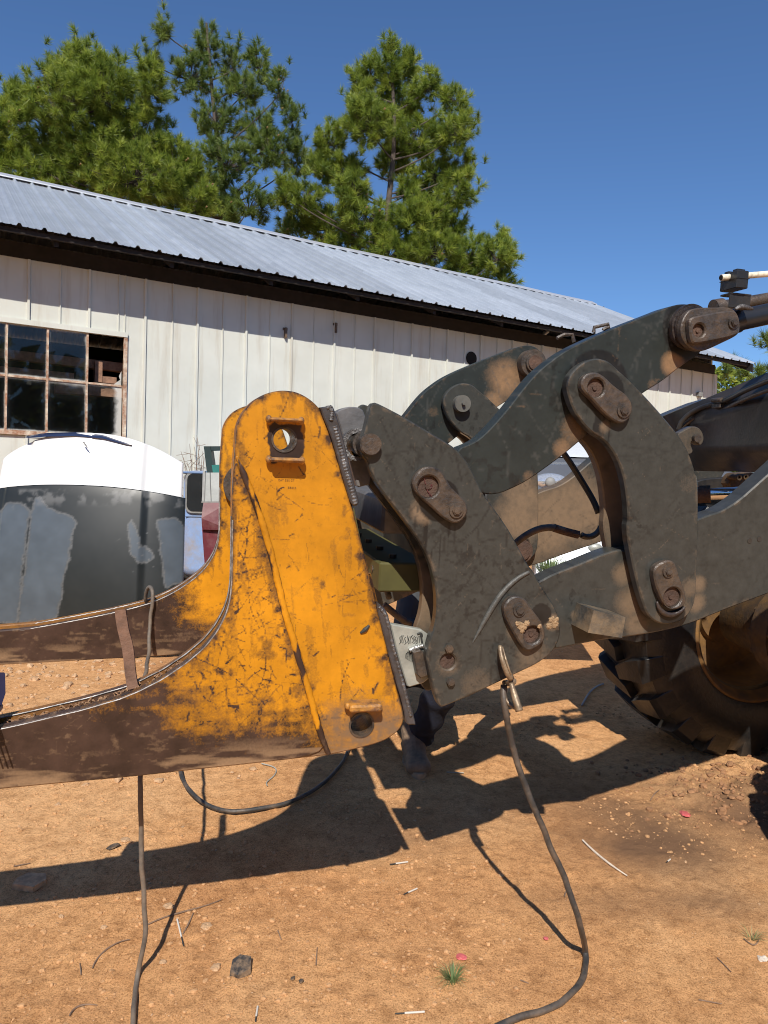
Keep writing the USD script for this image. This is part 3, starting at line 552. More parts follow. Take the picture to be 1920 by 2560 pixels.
dq = chaikin(loc(diag, -.007), 2, False); dq = resample(dq, .005, False); nrm = np.gradient(dq, axis=0); nrm /= np.linalg.norm(nrm, axis=1)[:, None]; dq = dq + np.c_[nrm[:, 1], -nrm[:, 0]] * -.005 * np.sign(nrm[:, :1] * 0 + 1)
rdg = tube(np.c_[dq[:, 0], np.full(len(dq), -.004), dq[:, 1]], np.interp(np.linspace(0, 1, 60), [0, .06, .9, 1], [.003, .0085, .0095, .006]), 18, 1); rdg = rdg.subdivide()
rv = rdg.vertices; rv[:, 0] += .0040 * (fbm(rv * 70, 3, 4) - .5); rn = fbm(np.c_[rv[:, 0] * 30, rv[:, 2] * 9, rv[:, 1] * 60], 5, 3)
add(fork, 'ridge_weld', (rv, rdg.faces), YEL, smooth=True, attrs={'wear': np.clip(.95 * sst(.40, .58, rn) + .12, 0, 1), 'dust': .35 * sst(.56, .7, rn), 'line': rn * 0})
inner = lambda: plate(OUT, .078, .104, [circle(h1c, h1r), circle(h2c, h2r)], step=.008)[:2]
v, f = inner(); add(fork, 'inner_plate', (v, f), YEL2)
web = np.array(sg.Polygon(resample(chaikin(OUT), .01)).buffer(-.014).exterior.coords)[:-1]
v, f, _ = plate(web, .0302, .0778, [circle(h1c, h1r + .003), circle(h2c, h2r + .003)], rounded=0, bevel=.0005); add(fork, 'tine_web', (v, f), RUST)
# debris lying in the channel
deb = []
for k in range(150):
    t_ = RNG.uniform(0, .62); q = chaikin(loc(V1([(-100, 1870), (380, 1765), (690, 1665), (900, 1545), (1050, 1420)]), 0), 3, False); s_ = np.r_[0, np.cumsum(np.linalg.norm(np.diff(q, axis=0), axis=1))]; u_ = t_ * s_[-1] * 1.5
    if u_ > s_[-1]: continue
    b = np.array([np.interp(u_, s_, q[:, 0]), RNG.uniform(.036, .073), np.interp(u_, s_, q[:, 1]) - .010]); a = RNG.uniform(0, 6.3); L = RNG.uniform(.006, .02)
    d = np.array([math.cos(a), math.sin(a) * .5, .25 * RNG.normal()]) * L; deb.append(tube([b, b + d * .5 + [0, 0, .003], b + d], RNG.uniform(.0009, .002), 5, 1))
add(fork, 'channel_debris', cat_(deb), SOIL, kind='stuff')
# welded edge lines
for (nm, y_, dzz) in (('weld_bead', -.0052, .000), ('weld_bead', .0775, .0005)):
    q = chaikin(loc(V1([(-420, 1938), (0, 1852), (380, 1765), (600, 1702), (690, 1665), (820, 1600), (950, 1510), (1040, 1430), (1105, 1340), (1145, 1250), (1163, 1150), (1166, 1000), (1168, 800)]), 0), 2, False)
    add(fork, nm, tube(np.c_[q[:, 0] + .0006, q[:, 1] * 0 + y_, q[:, 1] - .0012 + dzz + .0005 * np.sin(np.arange(len(q)) * 1.7)], .0020, 6, 1), BRIGHT, smooth=True)
# far tine (mirrored order: inner plate towards us)
FW = WID - .02
v, f, _ = plate(OUT, FW, FW + .026, grid=.007, step=.008)
add(fork, 'inner_plate', (v, f), YEL, attrs=yellow_attrs(v, OUT, 11, 300))
v, f = plate(OUT, FW + .078, FW + .108, [circle(h1c, h1r), circle(h2c, h2r)], step=.008)[:2]; add(fork, 'cheek_plate', (v, f), YEL2)
v, f, _ = plate(web, FW + .0262, FW + .0778, [circle(h1c, h1r + .003), circle(h2c, h2r + .003)], rounded=0, bevel=.0005); add(fork, 'tine_web', (v, f), RUST)
for y_ in (FW + .002, FW + .080):
    add(fork, 'weld_bead', tube(np.c_[q[:, 0] + .0006, q[:, 1] * 0 + y_, q[:, 1] - .0015], .0022, 6, 1), BRIGHT, smooth=True)
bc = at(*V10([(850, 800)])[0], FW)
add(fork, 'pivot_boss', cat_([cyl((bc[0] + .05, FW - .03, bc[2]), (bc[0] + .05, FW + .02, bc[2]), .085, 36), cyl((bc[0] + .05, FW - .042, bc[2]), (bc[0] + .05, FW - .03, bc[2]), .07, 36)]), STEEL, smooth=30)
# pin guards
def guard(pix, yf, name='pin_guard', th=None):
    a, b = at(*pix[0], yf), at(*pix[1], yf)
    return add(fork, name, cat_([bx((a[0] + b[0]) / 2, yf / 2 + .001, (a[2] + b[2]) / 2, abs(b[0] - a[0]), -yf + .004, abs(b[2] - a[2]), .005)] +
        [trimesh.Trimesh(*(lambda s: (s.vertices * [.008, .012, .010] + [sx, yf * .35, (a[2] + b[2]) / 2], s.faces))(trimesh.creation.icosphere(2)), process=False) for sx in (min(a[0], b[0]) - .001, max(a[0], b[0]) - .002)]), GUARD)
guard(V2([(486, 284), (715, 322)]), -.040); guard(V2([(486, 562), (720, 603)]), -.040); guard(V3([(762, 1010), (985, 1050)]), -.045)
for (c_, r_) in ((h1c, h1r), (h2c, h2r)):
    th = np.linspace(0, 2 * np.pi, 40, endpoint=False); v = []
    for (rr, yy) in ((r_ + .004, .001), (r_ + .004, -.0025), (r_ - .001, -.0025), (r_ - .001, .106)): v.append(np.c_[c_[0] + rr * np.cos(th), np.full(40, yy), c_[1] + rr * np.sin(th)])
    i = np.arange(40); jn = (i + 1) % 40; f = [np.vstack([np.c_[k * 40 + i, k * 40 + jn, k * 40 + 40 + i], np.c_[k * 40 + jn, k * 40 + 40 + jn, k * 40 + 40 + i]]) for k in range(3)]
    add(fork, 'pin_bushing', (np.vstack(v), np.vstack(f)), STEEL, smooth=30)
# stamped characters
def letters(parent, text, pix, y, hpx, mat, name):
    a, b = at(*pix, y), at(pix[0], pix[1] + hpx, y); h = a[2] - b[2]; m = meshkit.text_mesh(text, h, .0006)
    V = np.c_[b[0] + m.vertices[:, 0], y - m.vertices[:, 2], b[2] + m.vertices[:, 1]]
    return add(parent, name, (V, m.faces[:, ::-1]), mat)
letters(fork, 'CAT 320 CT', V2([(540, 712)])[0], -.0003, 5.0, STAMP, 'stamped_text'); letters(fork, '33611', V2([(606, 765)])[0], -.0003, 5.0, STAMP, 'stamped_text')
# bolt stub on the cheek and drip
c_ = at(*V3([(862, 480)])[0]); add(fork, 'drill_hole_plug', tube([(c_[0] - .011, -.001, c_[2] - .009), (c_[0], -.003, c_[2]), (c_[0] + .011, -.001, c_[2] + .011)], [.003, .006, .003], 8, 3), MARK)
# dark welded strips at the cheek's rear edge
sp1 = loc(V2([(832, 216), (832, 216), (918, 205), (918, 205), (940, 262), (985, 400), (1012, 520), (1052, 690), (1102, 870), (1102, 870), (1080, 906), (1048, 895), (1000, 740), (950, 560), (895, 380), (855, 290)]), -.012)
sp2 = loc(V3([(945, 285), (945, 285), (1022, 360), (1035, 440), (1080, 640), (1150, 880), (1218, 1140), (1218, 1140), (1152, 1140), (1152, 1140), (1128, 1010), (1085, 860), (1040, 700), (990, 500), (950, 350)]), -.008)
STRIPM = simple('strip_steel', (.075, .075, .082), .36, metal=.3, var=.5, scale=30, dirt=(.06, .05, .045), dirt_amt=.4, bump=.2)
v, f, _ = plate(sp1, -.012, .103, rounded=1); add(fork, 'backing_strip', (v, f), STRIPM)
v, f, _ = plate(sp2, -.008, .103, rounded=1); add(fork, 'backing_strip', (v, f), STRIPM)
def bead(pix, y, r, name='weld_bead', mat=WELD, n=26, parent=None):
    q = resample(np.array(pix, float), 1.0, False); L = len(q); idx = np.linspace(0, L - 1, n * 4).astype(int); P_ = np.array([at(a, b, y) for a, b in q[idx]])
    rr = r * (.85 + .10 * np.sin(np.arange(len(P_)) * 1.55) + .5 * (fbm(np.c_[np.arange(len(P_)) * .35, np.zeros((len(P_), 2)) + r * 900], 2, 3) - .5))
    return add(parent or fork, name, tube(P_, rr, 10, 1), mat, smooth=True)
bead(V2([(930, 345), (975, 520), (1020, 690), (1075, 885)]), -.008, .0085); bead(V2([(872, 222), (905, 215), (912, 262), (905, 310)]), -.010, .0065, n=9)
bead(V3([(960, 320), (1010, 385), (1060, 600), (1125, 850), (1180, 1080)]), -.006, .006); 
# coupler ears, shade-toned yellow cross beam, raw steel hook plate
ear = loc(V4([(105, 135), (105, 135), (130, 108), (215, 88), (295, 118), (300, 300), (335, 420), (322, 590), (322, 590), (240, 612), (240, 612), (160, 320)]), .10)
pe = at(*V4([(222, 335)])[0], .10)
v, f, _ = plate(ear, .105, .165, [circle(pe[[0, 2]], .036)], rounded=1); EARM = simple('ear_steel', (.15, .145, .145), .45, metal=.3, var=.3, scale=14, bump=.15); add(fork, 'coupler_ear', (v, f), EARM)
ring = trimesh.creation.annulus(.031, .042, .035, sections=36); V_ = ring.vertices @ np.array([[1, 0, 0], [0, 0, 1], [0, 1, 0]]).T
add(fork, 'pin_collar', (np.c_[pe[0] + ring.vertices[:, 0], .075 + ring.vertices[:, 2], pe[2] + ring.vertices[:, 1]], ring.faces), WELD, smooth=30)
def lateral(pix_far, pix_near, yf, yn, w, h, ang, mat, name, b=.006):
    a, c = at(*pix_far, yf), at(*pix_near, yn); m = bx(0, 0, 0, w, 1, h, b); V_ = m.vertices.copy(); t = V_[:, 1:2] + .5
    ca, sa = math.cos(ang), math.sin(ang); X_ = V_[:, 0] * ca - V_[:, 2] * sa; Z_ = V_[:, 0] * sa + V_[:, 2] * ca; base = c + (a - c) * t
    return add(fork, name, (np.c_[base[:, 0] + X_, base[:, 1], base[:, 2] + Z_], m.faces), mat)
nb_ = at(*V11([(800, 1180)])[0], .165); fbm_ = nb_.copy()
m = bx(nb_[0] - .015, .565, nb_[2], .15, .78, .085, .005); add(fork, 'cross_beam', m, YEL_SHADED)
for k in range(4): add(fork, 'beam_bolt', cat_([cyl((nb_[0] - .092, .26 + .16 * k, nb_[2] + .01), (nb_[0] - .082, .26 + .16 * k, nb_[2] + .01), .012, 6), cyl((nb_[0] - .03, .26 + .16 * k, nb_[2] + .042), (nb_[0] - .03, .26 + .16 * k, nb_[2] + .054), .012, 6)]), STEEL)
a_, b_ = at(*V11([(150, 330)])[0], .13), at(*V11([(285, 1000)])[0], .13)
hull = trimesh.convex.convex_hull(np.array([(p[0] + dx, y_, p[2]) for p in (a_, b_) for dx in (-.045, -.012) for y_ in (.1045, WID - .03)])); add(fork, 'back_plate', hull, YEL_SHADED)
hook = loc(V4([(448, 1480), (448, 1480), (715, 1530), (760, 1700), (700, 1846), (560, 1888), (560, 1888), (500, 1700)]), .055)
v, f, _ = plate(hook, .055, .080, rounded=1); add(fork, 'hook_plate', (v, f), RAW)
blk = loc(V4([(592, 1660), (592, 1660), (665, 1640), (665, 1640), (690, 1810), (690, 1810), (625, 1835), (625, 1835)]), .03); v, f, _ = plate(blk, .030, .0552, rounded=0, step=.02); add(fork, 'stop_block', (v, f), STEEL)
bead(V4([(570, 1650), (605, 1632), (660, 1618)]), .050, .007, n=8, mat=simple('fresh_weld', (.6, .6, .58), .3, metal=.8, var=.5, scale=120, bump=.4))
mk = []
rs = np.random.default_rng(5)
for k in range(12):
    x_, y_ = 505 + k * 11.5, 1575 + rs.uniform(-6, 10); a = V4([(x_, y_ + 26), (x_ + 6 + rs.uniform(-5, 5), y_ + 8), (x_ + rs.uniform(-2, 9), y_ - 12), (x_ + 8, y_ - 22)])
    mk.append(tube([at(*q_, .0545) for q_ in a], .0009, 5, 3))
for a in (((640, 1540), (648, 1580), (655, 1630)), ((620, 1545), (645, 1540), (650, 1560))): mk.append(tube([at(*q_, .0545) for q_ in V4(a)], .003, 6, 3))
for k in range(7): a = V4([(545 + k * 7, 1700 + k * 4), (552 + k * 8, 1660 + rs.uniform(-10, 10)), (556 + k * 7, 1690)]); mk.append(tube([at(*q_, .0545) for q_ in a], .0008, 5, 3))
add(fork, 'marker_scribble', cat_(mk), MARK)

# ------------------------------------------------------------------ wheel loader (front end)
lb = np.array([2.2, .6, GZ])
loader = thing('wheel_loader', 'dark grease-stained front end of a wheel loader with lift arms, levers and big tyres', 'wheel loader', to_world(lb)[0], np.array([EX, EY, EZ])); OFF[loader] = lb
def metal_attrs(v, outline, seed, dusty=(), n=60, edge=.5, low=0.0, base=.22, lw=.5, grease=()):
    p = v[:, [0, 2]]; rng = np.random.default_rng(seed); d = seg_dist(p, outline)
    nz, nf = p2n(p, 12, seed), p2n(p, 70, seed + 1, 3)
    near_face = v[:, 1] < v[:, 1].min() + .001
    ns = fbm(np.c_[p[:, 0] * 55 + p[:, 1] * 30, p[:, 1] * 16 - p[:, 0] * 8, 0 * d + seed], 5, seed + 5)
    du = base * (.3 + .9 * sst(.3, .75, p2n(p, 5, seed + 8))) * sst(.34, .72, ns) * (.3 + 1.1 * nf) + edge * np.where(near_face, np.exp(-d / .010) * sst(.4, .6, nf), .3 * nz)
    for (c, r, k) in dusty:
        c = np.asarray(c); rr = np.hypot(p[:, 0] - c[0], p[:, 1] - c[1]); du = np.maximum(du, k * sst(r * 1.55, r * .35, rr + .9 * r * (nz - .5)) * (.7 + .55 * nf))
    w = .5 * sst(.54, .66, p2n(p, 48, seed + 3)) * sst(.4, .6, p2n(p, 5, seed + 13)) + .3 * np.exp(-d / .006)
    for (c, r) in grease:
        c = np.asarray(c); g_ = sst(r * 1.12, r * .92, np.hypot(p[:, 0] - c[0], p[:, 1] - c[1]) + .12 * r * (nz - .5)); w = np.maximum(w, g_); du = du * (1 - .9 * g_)
    for (c, r) in grease: run = fbm(np.c_[p[:, 0] * 130, p[:, 1] * 6, 0 * d + seed], 4, seed + 6); w = np.maximum(w, .9 * sst(.46, .62, run) * sst(r * 1.1, r * .6, np.abs(p[:, 0] - c[0])) * sst(0, -.02, p[:, 1] - c[1]) * sst(-.30, -.05, p[:, 1] - c[1]))
    b = (p[:, 0].min(), p[:, 0].max(), p[:, 1].min(), p[:, 1].max())
    l = np.maximum(strokes(p, n, b, (.03, .2), (.0022, .0034), rng, .8), strokes(p, 2 * n, b, (.01, .06), (.0022, .003), rng, 2.)) * lw; ls = strokes(p, n, b, (.01, .09), (.0022, .003), rng, 1.); du = np.maximum(du, .42 * ls)
    return {'wear': np.clip(w, 0, 1), 'dust': np.clip(du, 0, 1), 'line': np.clip(l, 0, 1)}
def retainer(parent, outline_pix, pin_pix, bolt_pix, rpin, rbolt, yf=-.024, mat=STEEL, ym=0.0):
    o = loc(outline_pix, yf); pc = at(*pin_pix, yf)[[0, 2]]; bc = at(*bolt_pix, yf)[[0, 2]]
    v, f, _ = plate(o, yf, ym + .001, [circle(pc, rpin)], rounded=2, bevel=.004, step=.006); add(parent, 'retainer_plate', (v, f), mat)
    add(parent, 'pin_end', cat_([cyl((pc[0], yf + .012, pc[1]), (pc[0], ym + .03, pc[1]), rpin - .0008, 36), cyl((pc[0], yf + .008, pc[1]), (pc[0], yf + .0125, pc[1]), rpin * .25, 16)]), RUST, smooth=30)
    hexhead(bc, yf, rbolt, .010, STEEL, parent)
    return pc
# coupler plates: near pair and far pair
cpo = V4([(320, 86), (335, 70), (350, 66), (385, 80), (520, 150), (640, 220), (700, 258), (790, 310), (860, 355), (905, 402), (950, 462), (1000, 560), (1040, 650), (1085, 705), (1200, 870), (1250, 960), (1330, 1110), (1360, 1138), (1390, 1200), (1440, 1280), (1500, 1370), (1530, 1450), (1537, 1550), (1515, 1610), (1480, 1665), (1400, 1730), (1250, 1800), (1000, 1920), (790, 2010), (770, 2012), (750, 1990), (720, 1880), (690, 1740), (675, 1690), (700, 1580), (730, 1500), (745, 1400), (745, 1300), (730, 1190), (700, 1080), (650, 980), (590, 890), (500, 770), (430, 680), (370, 600), (325, 520), (305, 440), (275, 410), (258, 360), (262, 290), (285, 240), (300, 170)])
CPO = loc(cpo, 0.0)
hc = at(*V4([(818, 1722)])[0])[[0, 2]]
dust_c = [(at(*V4([(655, 760)])[0])[[0, 2]], .035, .95), (at(*V4([(1290, 1500)])[0])[[0, 2]], .045, .9), (at(*V4([(1480, 1470)])[0])[[0, 2]], .022, 1.0), (at(*V4([(818, 1740)])[0])[[0, 2]], .035, .6), (at(*V4([(1350, 1700)])[0])[[0, 2]], .06, .6), (at(*V4([(1000, 1880)])[0])[[0, 2]], .05, .45)]
v, f, _ = plate(CPO, 0, .034, [circle(hc, .0215)], grid=.0055, step=.006, bevel=.004)
cp1 = add(loader, 'coupler_plate', (v, f), DARK, attrs=metal_attrs(v, CPO, 21, dust_c, 110, edge=.6, base=.12, lw=.75, grease=[(at(*V4([(760, 690)])[0])[[0, 2]], .055), (at(*V4([(1410, 1420)])[0])[[0, 2]], .03)]))
retainer(cp1, V4([(680, 472), (760, 486), (800, 540), (830, 600), (880, 650), (935, 700), (948, 760), (920, 812), (872, 842), (830, 832), (770, 790), (720, 740), (640, 672), (600, 620), (588, 572), (620, 515)]), V4([(695, 605)])[0], V4([(868, 755)])[0], .0285, .0125)
retainer(cp1, V4([(1240, 1298), (1312, 1318), (1350, 1385), (1405, 1450), (1442, 1530), (1432, 1600), (1342, 1656), (1300, 1642), (1248, 1560), (1200, 1470), (1172, 1400), (1182, 1345)]), V4([(1356, 1552)])[0], V4([(1270, 1390)])[0], .0245, .0115)
for q_ in ((820, 1635), (830, 1847)): hexhead(at(*V4([q_])[0])[[0, 2]], 0, .0115, .011, STEEL, cp1, washer=False)
pc = at(*V4([(325, 335)])[0], -.018)
add(cp1, 'hinge_pin', cat_([cyl((pc[0], -.018, pc[2]), (pc[0], .17, pc[2]), .0275, 40), cyl((pc[0], .04, pc[2]), (pc[0], .07, pc[2]), .034, 36), cyl((pc[0], -.021, pc[2]), (pc[0], -.018, pc[2]), .0255, 40)]), STEEL, smooth=30)
ws = [at(*q_, -.0015) for q_ in V4([(975, 1600), (1030, 1500), (1085, 1400), (1150, 1300), (1230, 1215), (1335, 1150)])]
add(cp1, 'weld_ridge', tube([p + [0, .0015, 0] for p in ws], [.002, .006, .008, .008, .007, .005], 10, 5), simple('ridge_paint', (.07, .069, .062), .5, var=.4, scale=30, bump=.3), smooth=True)
hole_in = cyl((hc[0], .010, hc[1]), (hc[0], .06, hc[1]), .0212, 32); add(cp1, 'rusty_bore', hole_in, RUST, smooth=30)
mud = []
for (q_, r_, y_) in [((1480, 1455), .009, 0), ((1500, 1480), .010, 0), ((1465, 1492), .009, 0), ((1285, 1490), .010, -.024), ((1320, 1478), .008, -.024), ((1262, 1478), .007, -.024), ((1400, 1495), .006, -.024), ((1305, 1500), .007, -.024), ((1510, 1450), .006, 0), ((1290, 1525), .006, -.024)]:
    c = at(*V4([q_])[0], y_); e = trimesh.creation.icosphere(3); d = e.vertices; e.vertices = d * [r_, .0035, r_] * (1 + 1.2 * (fbm(d * 2.2 + r_ * 5000, 3, 6)[:, None] - .5)) + c; mud.append(e)
add(cp1, 'mud_cake', cat_(mud), simple('tan_mud', (.30, .20, .11), .95, var=.3, scale=60, bump=.6), smooth=True, kind='stuff')
wire = [tube([at(*q_, -.014) for q_ in V4(s_)], .0011, 5, 4) for s_ in ([(668, 545), (672, 580), (700, 600), (715, 590), (700, 620), (690, 605)], [(690, 590), (710, 610), (685, 625), (705, 655), (712, 668)], [(700, 600), (680, 612), (692, 640), (700, 660)])]
add(cp1, 'twisted_wire', cat_(wire), simple('red_wire', (.10, .03, .03), .5, var=.4, scale=90))
for k, (y0, y1) in enumerate(((.128, .160), (WID, WID + .032), (WID + .126, WID + .160))):
    v, f, _ = plate(CPO, y0, y1, [circle(hc, .0215)], grid=.02 if k else .012, step=.01)
    add(loader, 'coupler_plate', (v, f), DARK, attrs=metal_attrs(v, CPO, 31 + k, [(at(*V11([(900, 1450)])[0], .128)[[0, 2]], .10, .9)], 10, base=.45))
tb = at(*V11([(600, 440)])[0], .165); tbm = bx(0, 0, 0, .085, WID - .17, .10, .008); add(loader, 'coupler_tube', (tbm.vertices + [tb[0] + .01, (WID + .17) / 2, tb[2]], tbm.faces), EARM)
tb = at(*V11([(760, 900)])[0], .165); tbm = bx(0, 0, 0, .02, WID - .17, .30, .004); add(loader, 'coupler_bulkhead', (tbm.vertices + [tb[0] + .16, (WID + .17) / 2, tb[2] + .02], tbm.faces), BLACK)  # dark sheet added to stand for the shade in the gap
# bellcrank levers
bo = V5([(290, 886), (340, 868), (385, 846), (450, 782), (520, 700), (580, 620), (640, 550), (700, 500), (770, 450), (860, 405), (1000, 345), (1150, 288), (1240, 252), (1300, 245), (1350, 262), (1388, 310), (1400, 380), (1380, 440), (1340, 480), (1270, 525), (1190, 590), (1110, 637), (1000, 720), (900, 800), (840, 842), (760, 910), (690, 962), (620, 1012), (560, 1048), (450, 1095), (350, 1070), (260, 980)])
BO = loc(bo, .045)
ld = lambda q, y=.045: at(*V5([q])[0], y)[[0, 2]]
bdust = [(ld((800, 800)), .045, .55), (ld((750, 880)), .028, .7), (ld((1240, 505)), .034, .9), (ld((600, 1005)), .018, .45), (ld((1150, 605)), .018, .4)]
v, f, _ = plate(BO, .045, .108, grid=.007, step=.007, bevel=.003)
bc1 = add(loader, 'bellcrank_lever', (v, f), GREEN, attrs=metal_attrs(v, BO, 41, bdust, 36, edge=.35, base=.08, lw=.5, grease=[(at(*V7([(300, 655)])[0], .045)[[0, 2]], .082), (ld((905, 600)), .092)]))  # ring at the link eye: grease with the shadow painted into it
fd = lambda q: at(*V9([q])[0], WID + .045)[[0, 2]]
v2 = v + [0, WID, 0]
bc2 = add(loader, 'bellcrank_lever', (v2, f), GREEN, attrs=metal_attrs(v2, BO, 43, [(fd((1120, 430)), .085, .9), (fd((1000, 640)), .05, .85), (fd((400, 750)), .03, .35)], 40, edge=.4, base=.3))
eye = at(*V7([(330, 655)])[0], .02); er = .058
BOSSM = simple('greasy_boss', (.04, .03, .026), .32, var=.6, scale=18, bump=.5, bscale=60)
add(bc1, 'pin_boss', cat_([cyl((eye[0], .012, eye[2]), (eye[0], .046, eye[2]), er, 48), cyl((eye[0], .020, eye[2]), (eye[0], .03, eye[2]), er + .006, 48)]), BOSSM, smooth=30)
e2 = at(*V9([(1380, 270)])[0], WID + .02)
add(bc2, 'pin_boss', cat_([cyl((e2[0], WID - .0, e2[2]), (e2[0], WID + .047, e2[2]), .056, 48), cyl((e2[0], WID - .012, e2[2]), (e2[0], WID + .0, e2[2]), .038, 40)]), STEEL, smooth=30)
add(bc2, 'pin_end', cyl((e2[0], WID - .018, e2[2]), (e2[0], WID - .011, e2[2]), .030, 36), RUST, smooth=30)
ek = ld((905, 612), .02)
add(bc1, 'pin_boss', cyl((ek[0], .033, ek[1]), (ek[0], .125, ek[1]), .060, 48), BOSSM, smooth=30)
fk = at(*V9([(690, 668)])[0], WID - .02)
# link plates
lo = V5([(775, 640), (770, 600), (785, 560), (820, 520), (865, 493), (910, 485), (960, 500), (1000, 540), (1040, 575), (1100, 635), (1160, 700), (1220, 770), (1270, 830), (1310, 900), (1332, 960), (1342, 1005)]) + V6([(1255, 200), (1260, 350), (1258, 500), (1255, 650), (1250, 760), (1246, 890), (1230, 970), (1180, 1032), (1110, 1062), (1050, 1062), (1000, 1042), (960, 1000), (935, 930), (910, 850), (880, 720), (852, 580), (846, 495), (852, 470), (853, 420), (846, 330), (832, 230), (802, 130), (765, 60), (715, 0)]) + V5([(880, 815), (835, 765), (800, 715)])
LO = loc(lo, 0.0)
l6 = lambda q, y=0.: at(*V6([q])[0], y)[[0, 2]]
ldust = [(l6((1120, 1000)), .060, .6), (l6((1205, 850)), .032, .6), (ld((940, 790), 0), .02, .7), (l6((1200, 250)), .03, .3)]
for k, (y0, y1) in enumerate(((0, .032), (.124, .156), (WID, WID + .032), (WID + .124, WID + .156))):
    v, f, _ = plate(LO, y0, y1, grid=.006 if k in (0, 2) else .02, step=.007 if k in (0, 2) else .012, bevel=.004)
    dk = ldust if k == 0 else ([(at(*V8([(400, 700)])[0], WID)[[0, 2]], .1, .9), (at(*V8([(300, 1000)])[0], WID)[[0, 2]], .12, .95)] if k == 2 else [(l6((680, 300), .12), .2, .8)])
    lk = add(loader, 'link_plate', (v, f), DARK, attrs=metal_attrs(v, LO, 51 + k, dk, 45 if k == 0 else 8, edge=.6, base=.12, grease=[(ld((940, 640), 0), .058), (l6((1110, 1000)), .04)] if k == 0 else ()))
    if k == 0:
        retainer(lk, V5([(833, 602), (848, 562), (888, 545), (930, 558), (985, 613), (1042, 650), (1067, 700), (1052, 750), (1022, 776), (985, 767), (930, 722), (880, 662), (845, 632)]), V5([(903, 617)])[0], V5([(1020, 717)])[0], .0250, .0125)
        retainer(lk, V6([(1000, 760), (1015, 722), (1090, 688), (1130, 710), (1150, 780), (1192, 900), (1186, 952), (1130, 982), (1070, 962), (1038, 900), (1010, 830)]), V6([(1112, 907)])[0], V6([(1082, 755)])[0], .0285, .0115)
        g_ = [tube([at(*q_, -.006) for q_ in V6(s_)], [.003, .008, .009, .007, .003], 8, 4) for s_ in ([(1020, 930), (1045, 985), (1085, 1005), (1140, 995), (1180, 962)], [(828, 640 - 560), (0, 0)][:0]) if s_]
        add(lk, 'squeezed_grease', cat_(g_), BOSSM, smooth=True)
    if k == 2:
        add(lk, 'pin_cap', cat_([cyl((fk[0], WID - .034, fk[2]), (fk[0], WID + .001, fk[2]), .0335, 44), cyl((fk[0], WID - .050, fk[2]), (fk[0], WID - .034, fk[2]), .0075, 6), ]), simple('cap_steel', (.13, .125, .11), .45, metal=.2, var=.3, scale=12), smooth=30)
        q_ = at(*V8([(330, 1420)])[0], WID - .01)
        add(lk, 'pin_boss', cat_([cyl((q_[0], WID - .03, q_[2]), (q_[0], WID + .001, q_[2]), .05, 40), cyl((q_[0], WID - .038, q_[2]), (q_[0], WID - .03, q_[2]), .036, 40)]), RUST, smooth=30)
# lift arms
ao = V6([(250, 850), (340, 818), (420, 772), (560, 720), (700, 660), (800, 628), (840, 640), (1000, 610), (1180, 500), (1262, 450), (1440, 395), (1659, 200), (1800, 70), (2100, -130), (2700, -380), (2800, -200), (2700, 330), (2300, 640), (1659, 886), (1400, 982), (1190, 1070), (960, 1120), (700, 1152), (500, 1190), (430, 1206), (300, 1200), (220, 1000)])
AO = loc(ao, .045)
adust = [(l6((825, 770), .045), .035, .8), (l6((880, 930), .045), .05, .8), (l6((900, 1060), .045), .04, .7), (l6((1255, 830), .045), .028, .85), (l6((1245, 940), .045), .030, .85), (l6((555, 1010), .045), .018, .7), (l6((700, 1115), .045), .03, .45)]
v, f, _ = plate(AO, .045, .112, grid=.007, step=.008, bevel=.004)
la1 = add(loader, 'lift_arm', (v, f), DARK, attrs=metal_attrs(v, AO, 61, adust, 60, edge=.5, base=.12))
v2 = v + [0, WID, 0]
add(loader, 'lift_arm', (v2, f), DARK, attrs=metal_attrs(v2, AO, 63, [(at(*V8([(800, 900)])[0], WID + .045)[[0, 2]], .2, .95), (at(*V8([(1200, 900)])[0], WID + .045)[[0, 2]], .15, .95)], 60, edge=.5, base=.5))
bl = np.array([at(*q_, -.05) for q_ in V6([(655, 980), (838, 1022), (818, 1140), (622, 1110)])]); hull = trimesh.convex.convex_hull(np.vstack([bl, bl * [1, 0, 1] + [0, .047, 0]])); add(la1, 'stop_block', hull, simple('block_paint', (.06, .058, .052), .5, var=.5, scale=14, dirt=(.26, .18, .10), dirt_amt=.2, bump=.3))
for q_ in ((1553, 580), (1608, 570)): c = l6(q_, .045); add(la1, 'plugged_hole', cyl((c[0], .0435, c[1]), (c[0], .05, c[1]), .008, 18), BLACK)
# dump cylinder: rod eye, retainer, barrel
ro_ = V7([(300, 500), (380, 477), (480, 474), (560, 474), (640, 468), (720, 488), (770, 560), (780, 690), (742, 738), (600, 805), (480, 862), (400, 882), (320, 852), (260, 790), (224, 690), (248, 580)])
RO = loc(ro_, -.012); v, f, _ = plate(RO, -.012, .0115, grid=.01, step=.007)
cyl_p = str(UsdGeom.Xform.Define(stage, loader + '/hydraulic_cylinder').GetPath())
add(cyl_p, 'rod_eye', (v, f), STEEL)
retainer(cyl_p, V7([(305, 600), (335, 562), (400, 548), (715, 490), (765, 545), (777, 690), (745, 737), (380, 812), (322, 795)]), V7([(402, 685)])[0], V7([(708, 615)])[0], .0185, .0105, yf=-.032, ym=-.012)
v, f, _ = plate(RO, .135, .16, step=.01); add(cyl_p, 'rod_eye', (v, f), STEEL)
b0, b1 = at(*V7([(690, 608)])[0], .07), at(*V7([(1032, 535)])[0], .07); dv = b1 - b0
add(cyl_p, 'barrel', cat_([cyl(b0, b0 + dv * 4.5, .031, 32), cyl(b0 - dv * .02, b0 + dv * .18, .036, 32)]), simple('barrel_black', (.014, .015, .018), .34, var=.3), smooth=30)
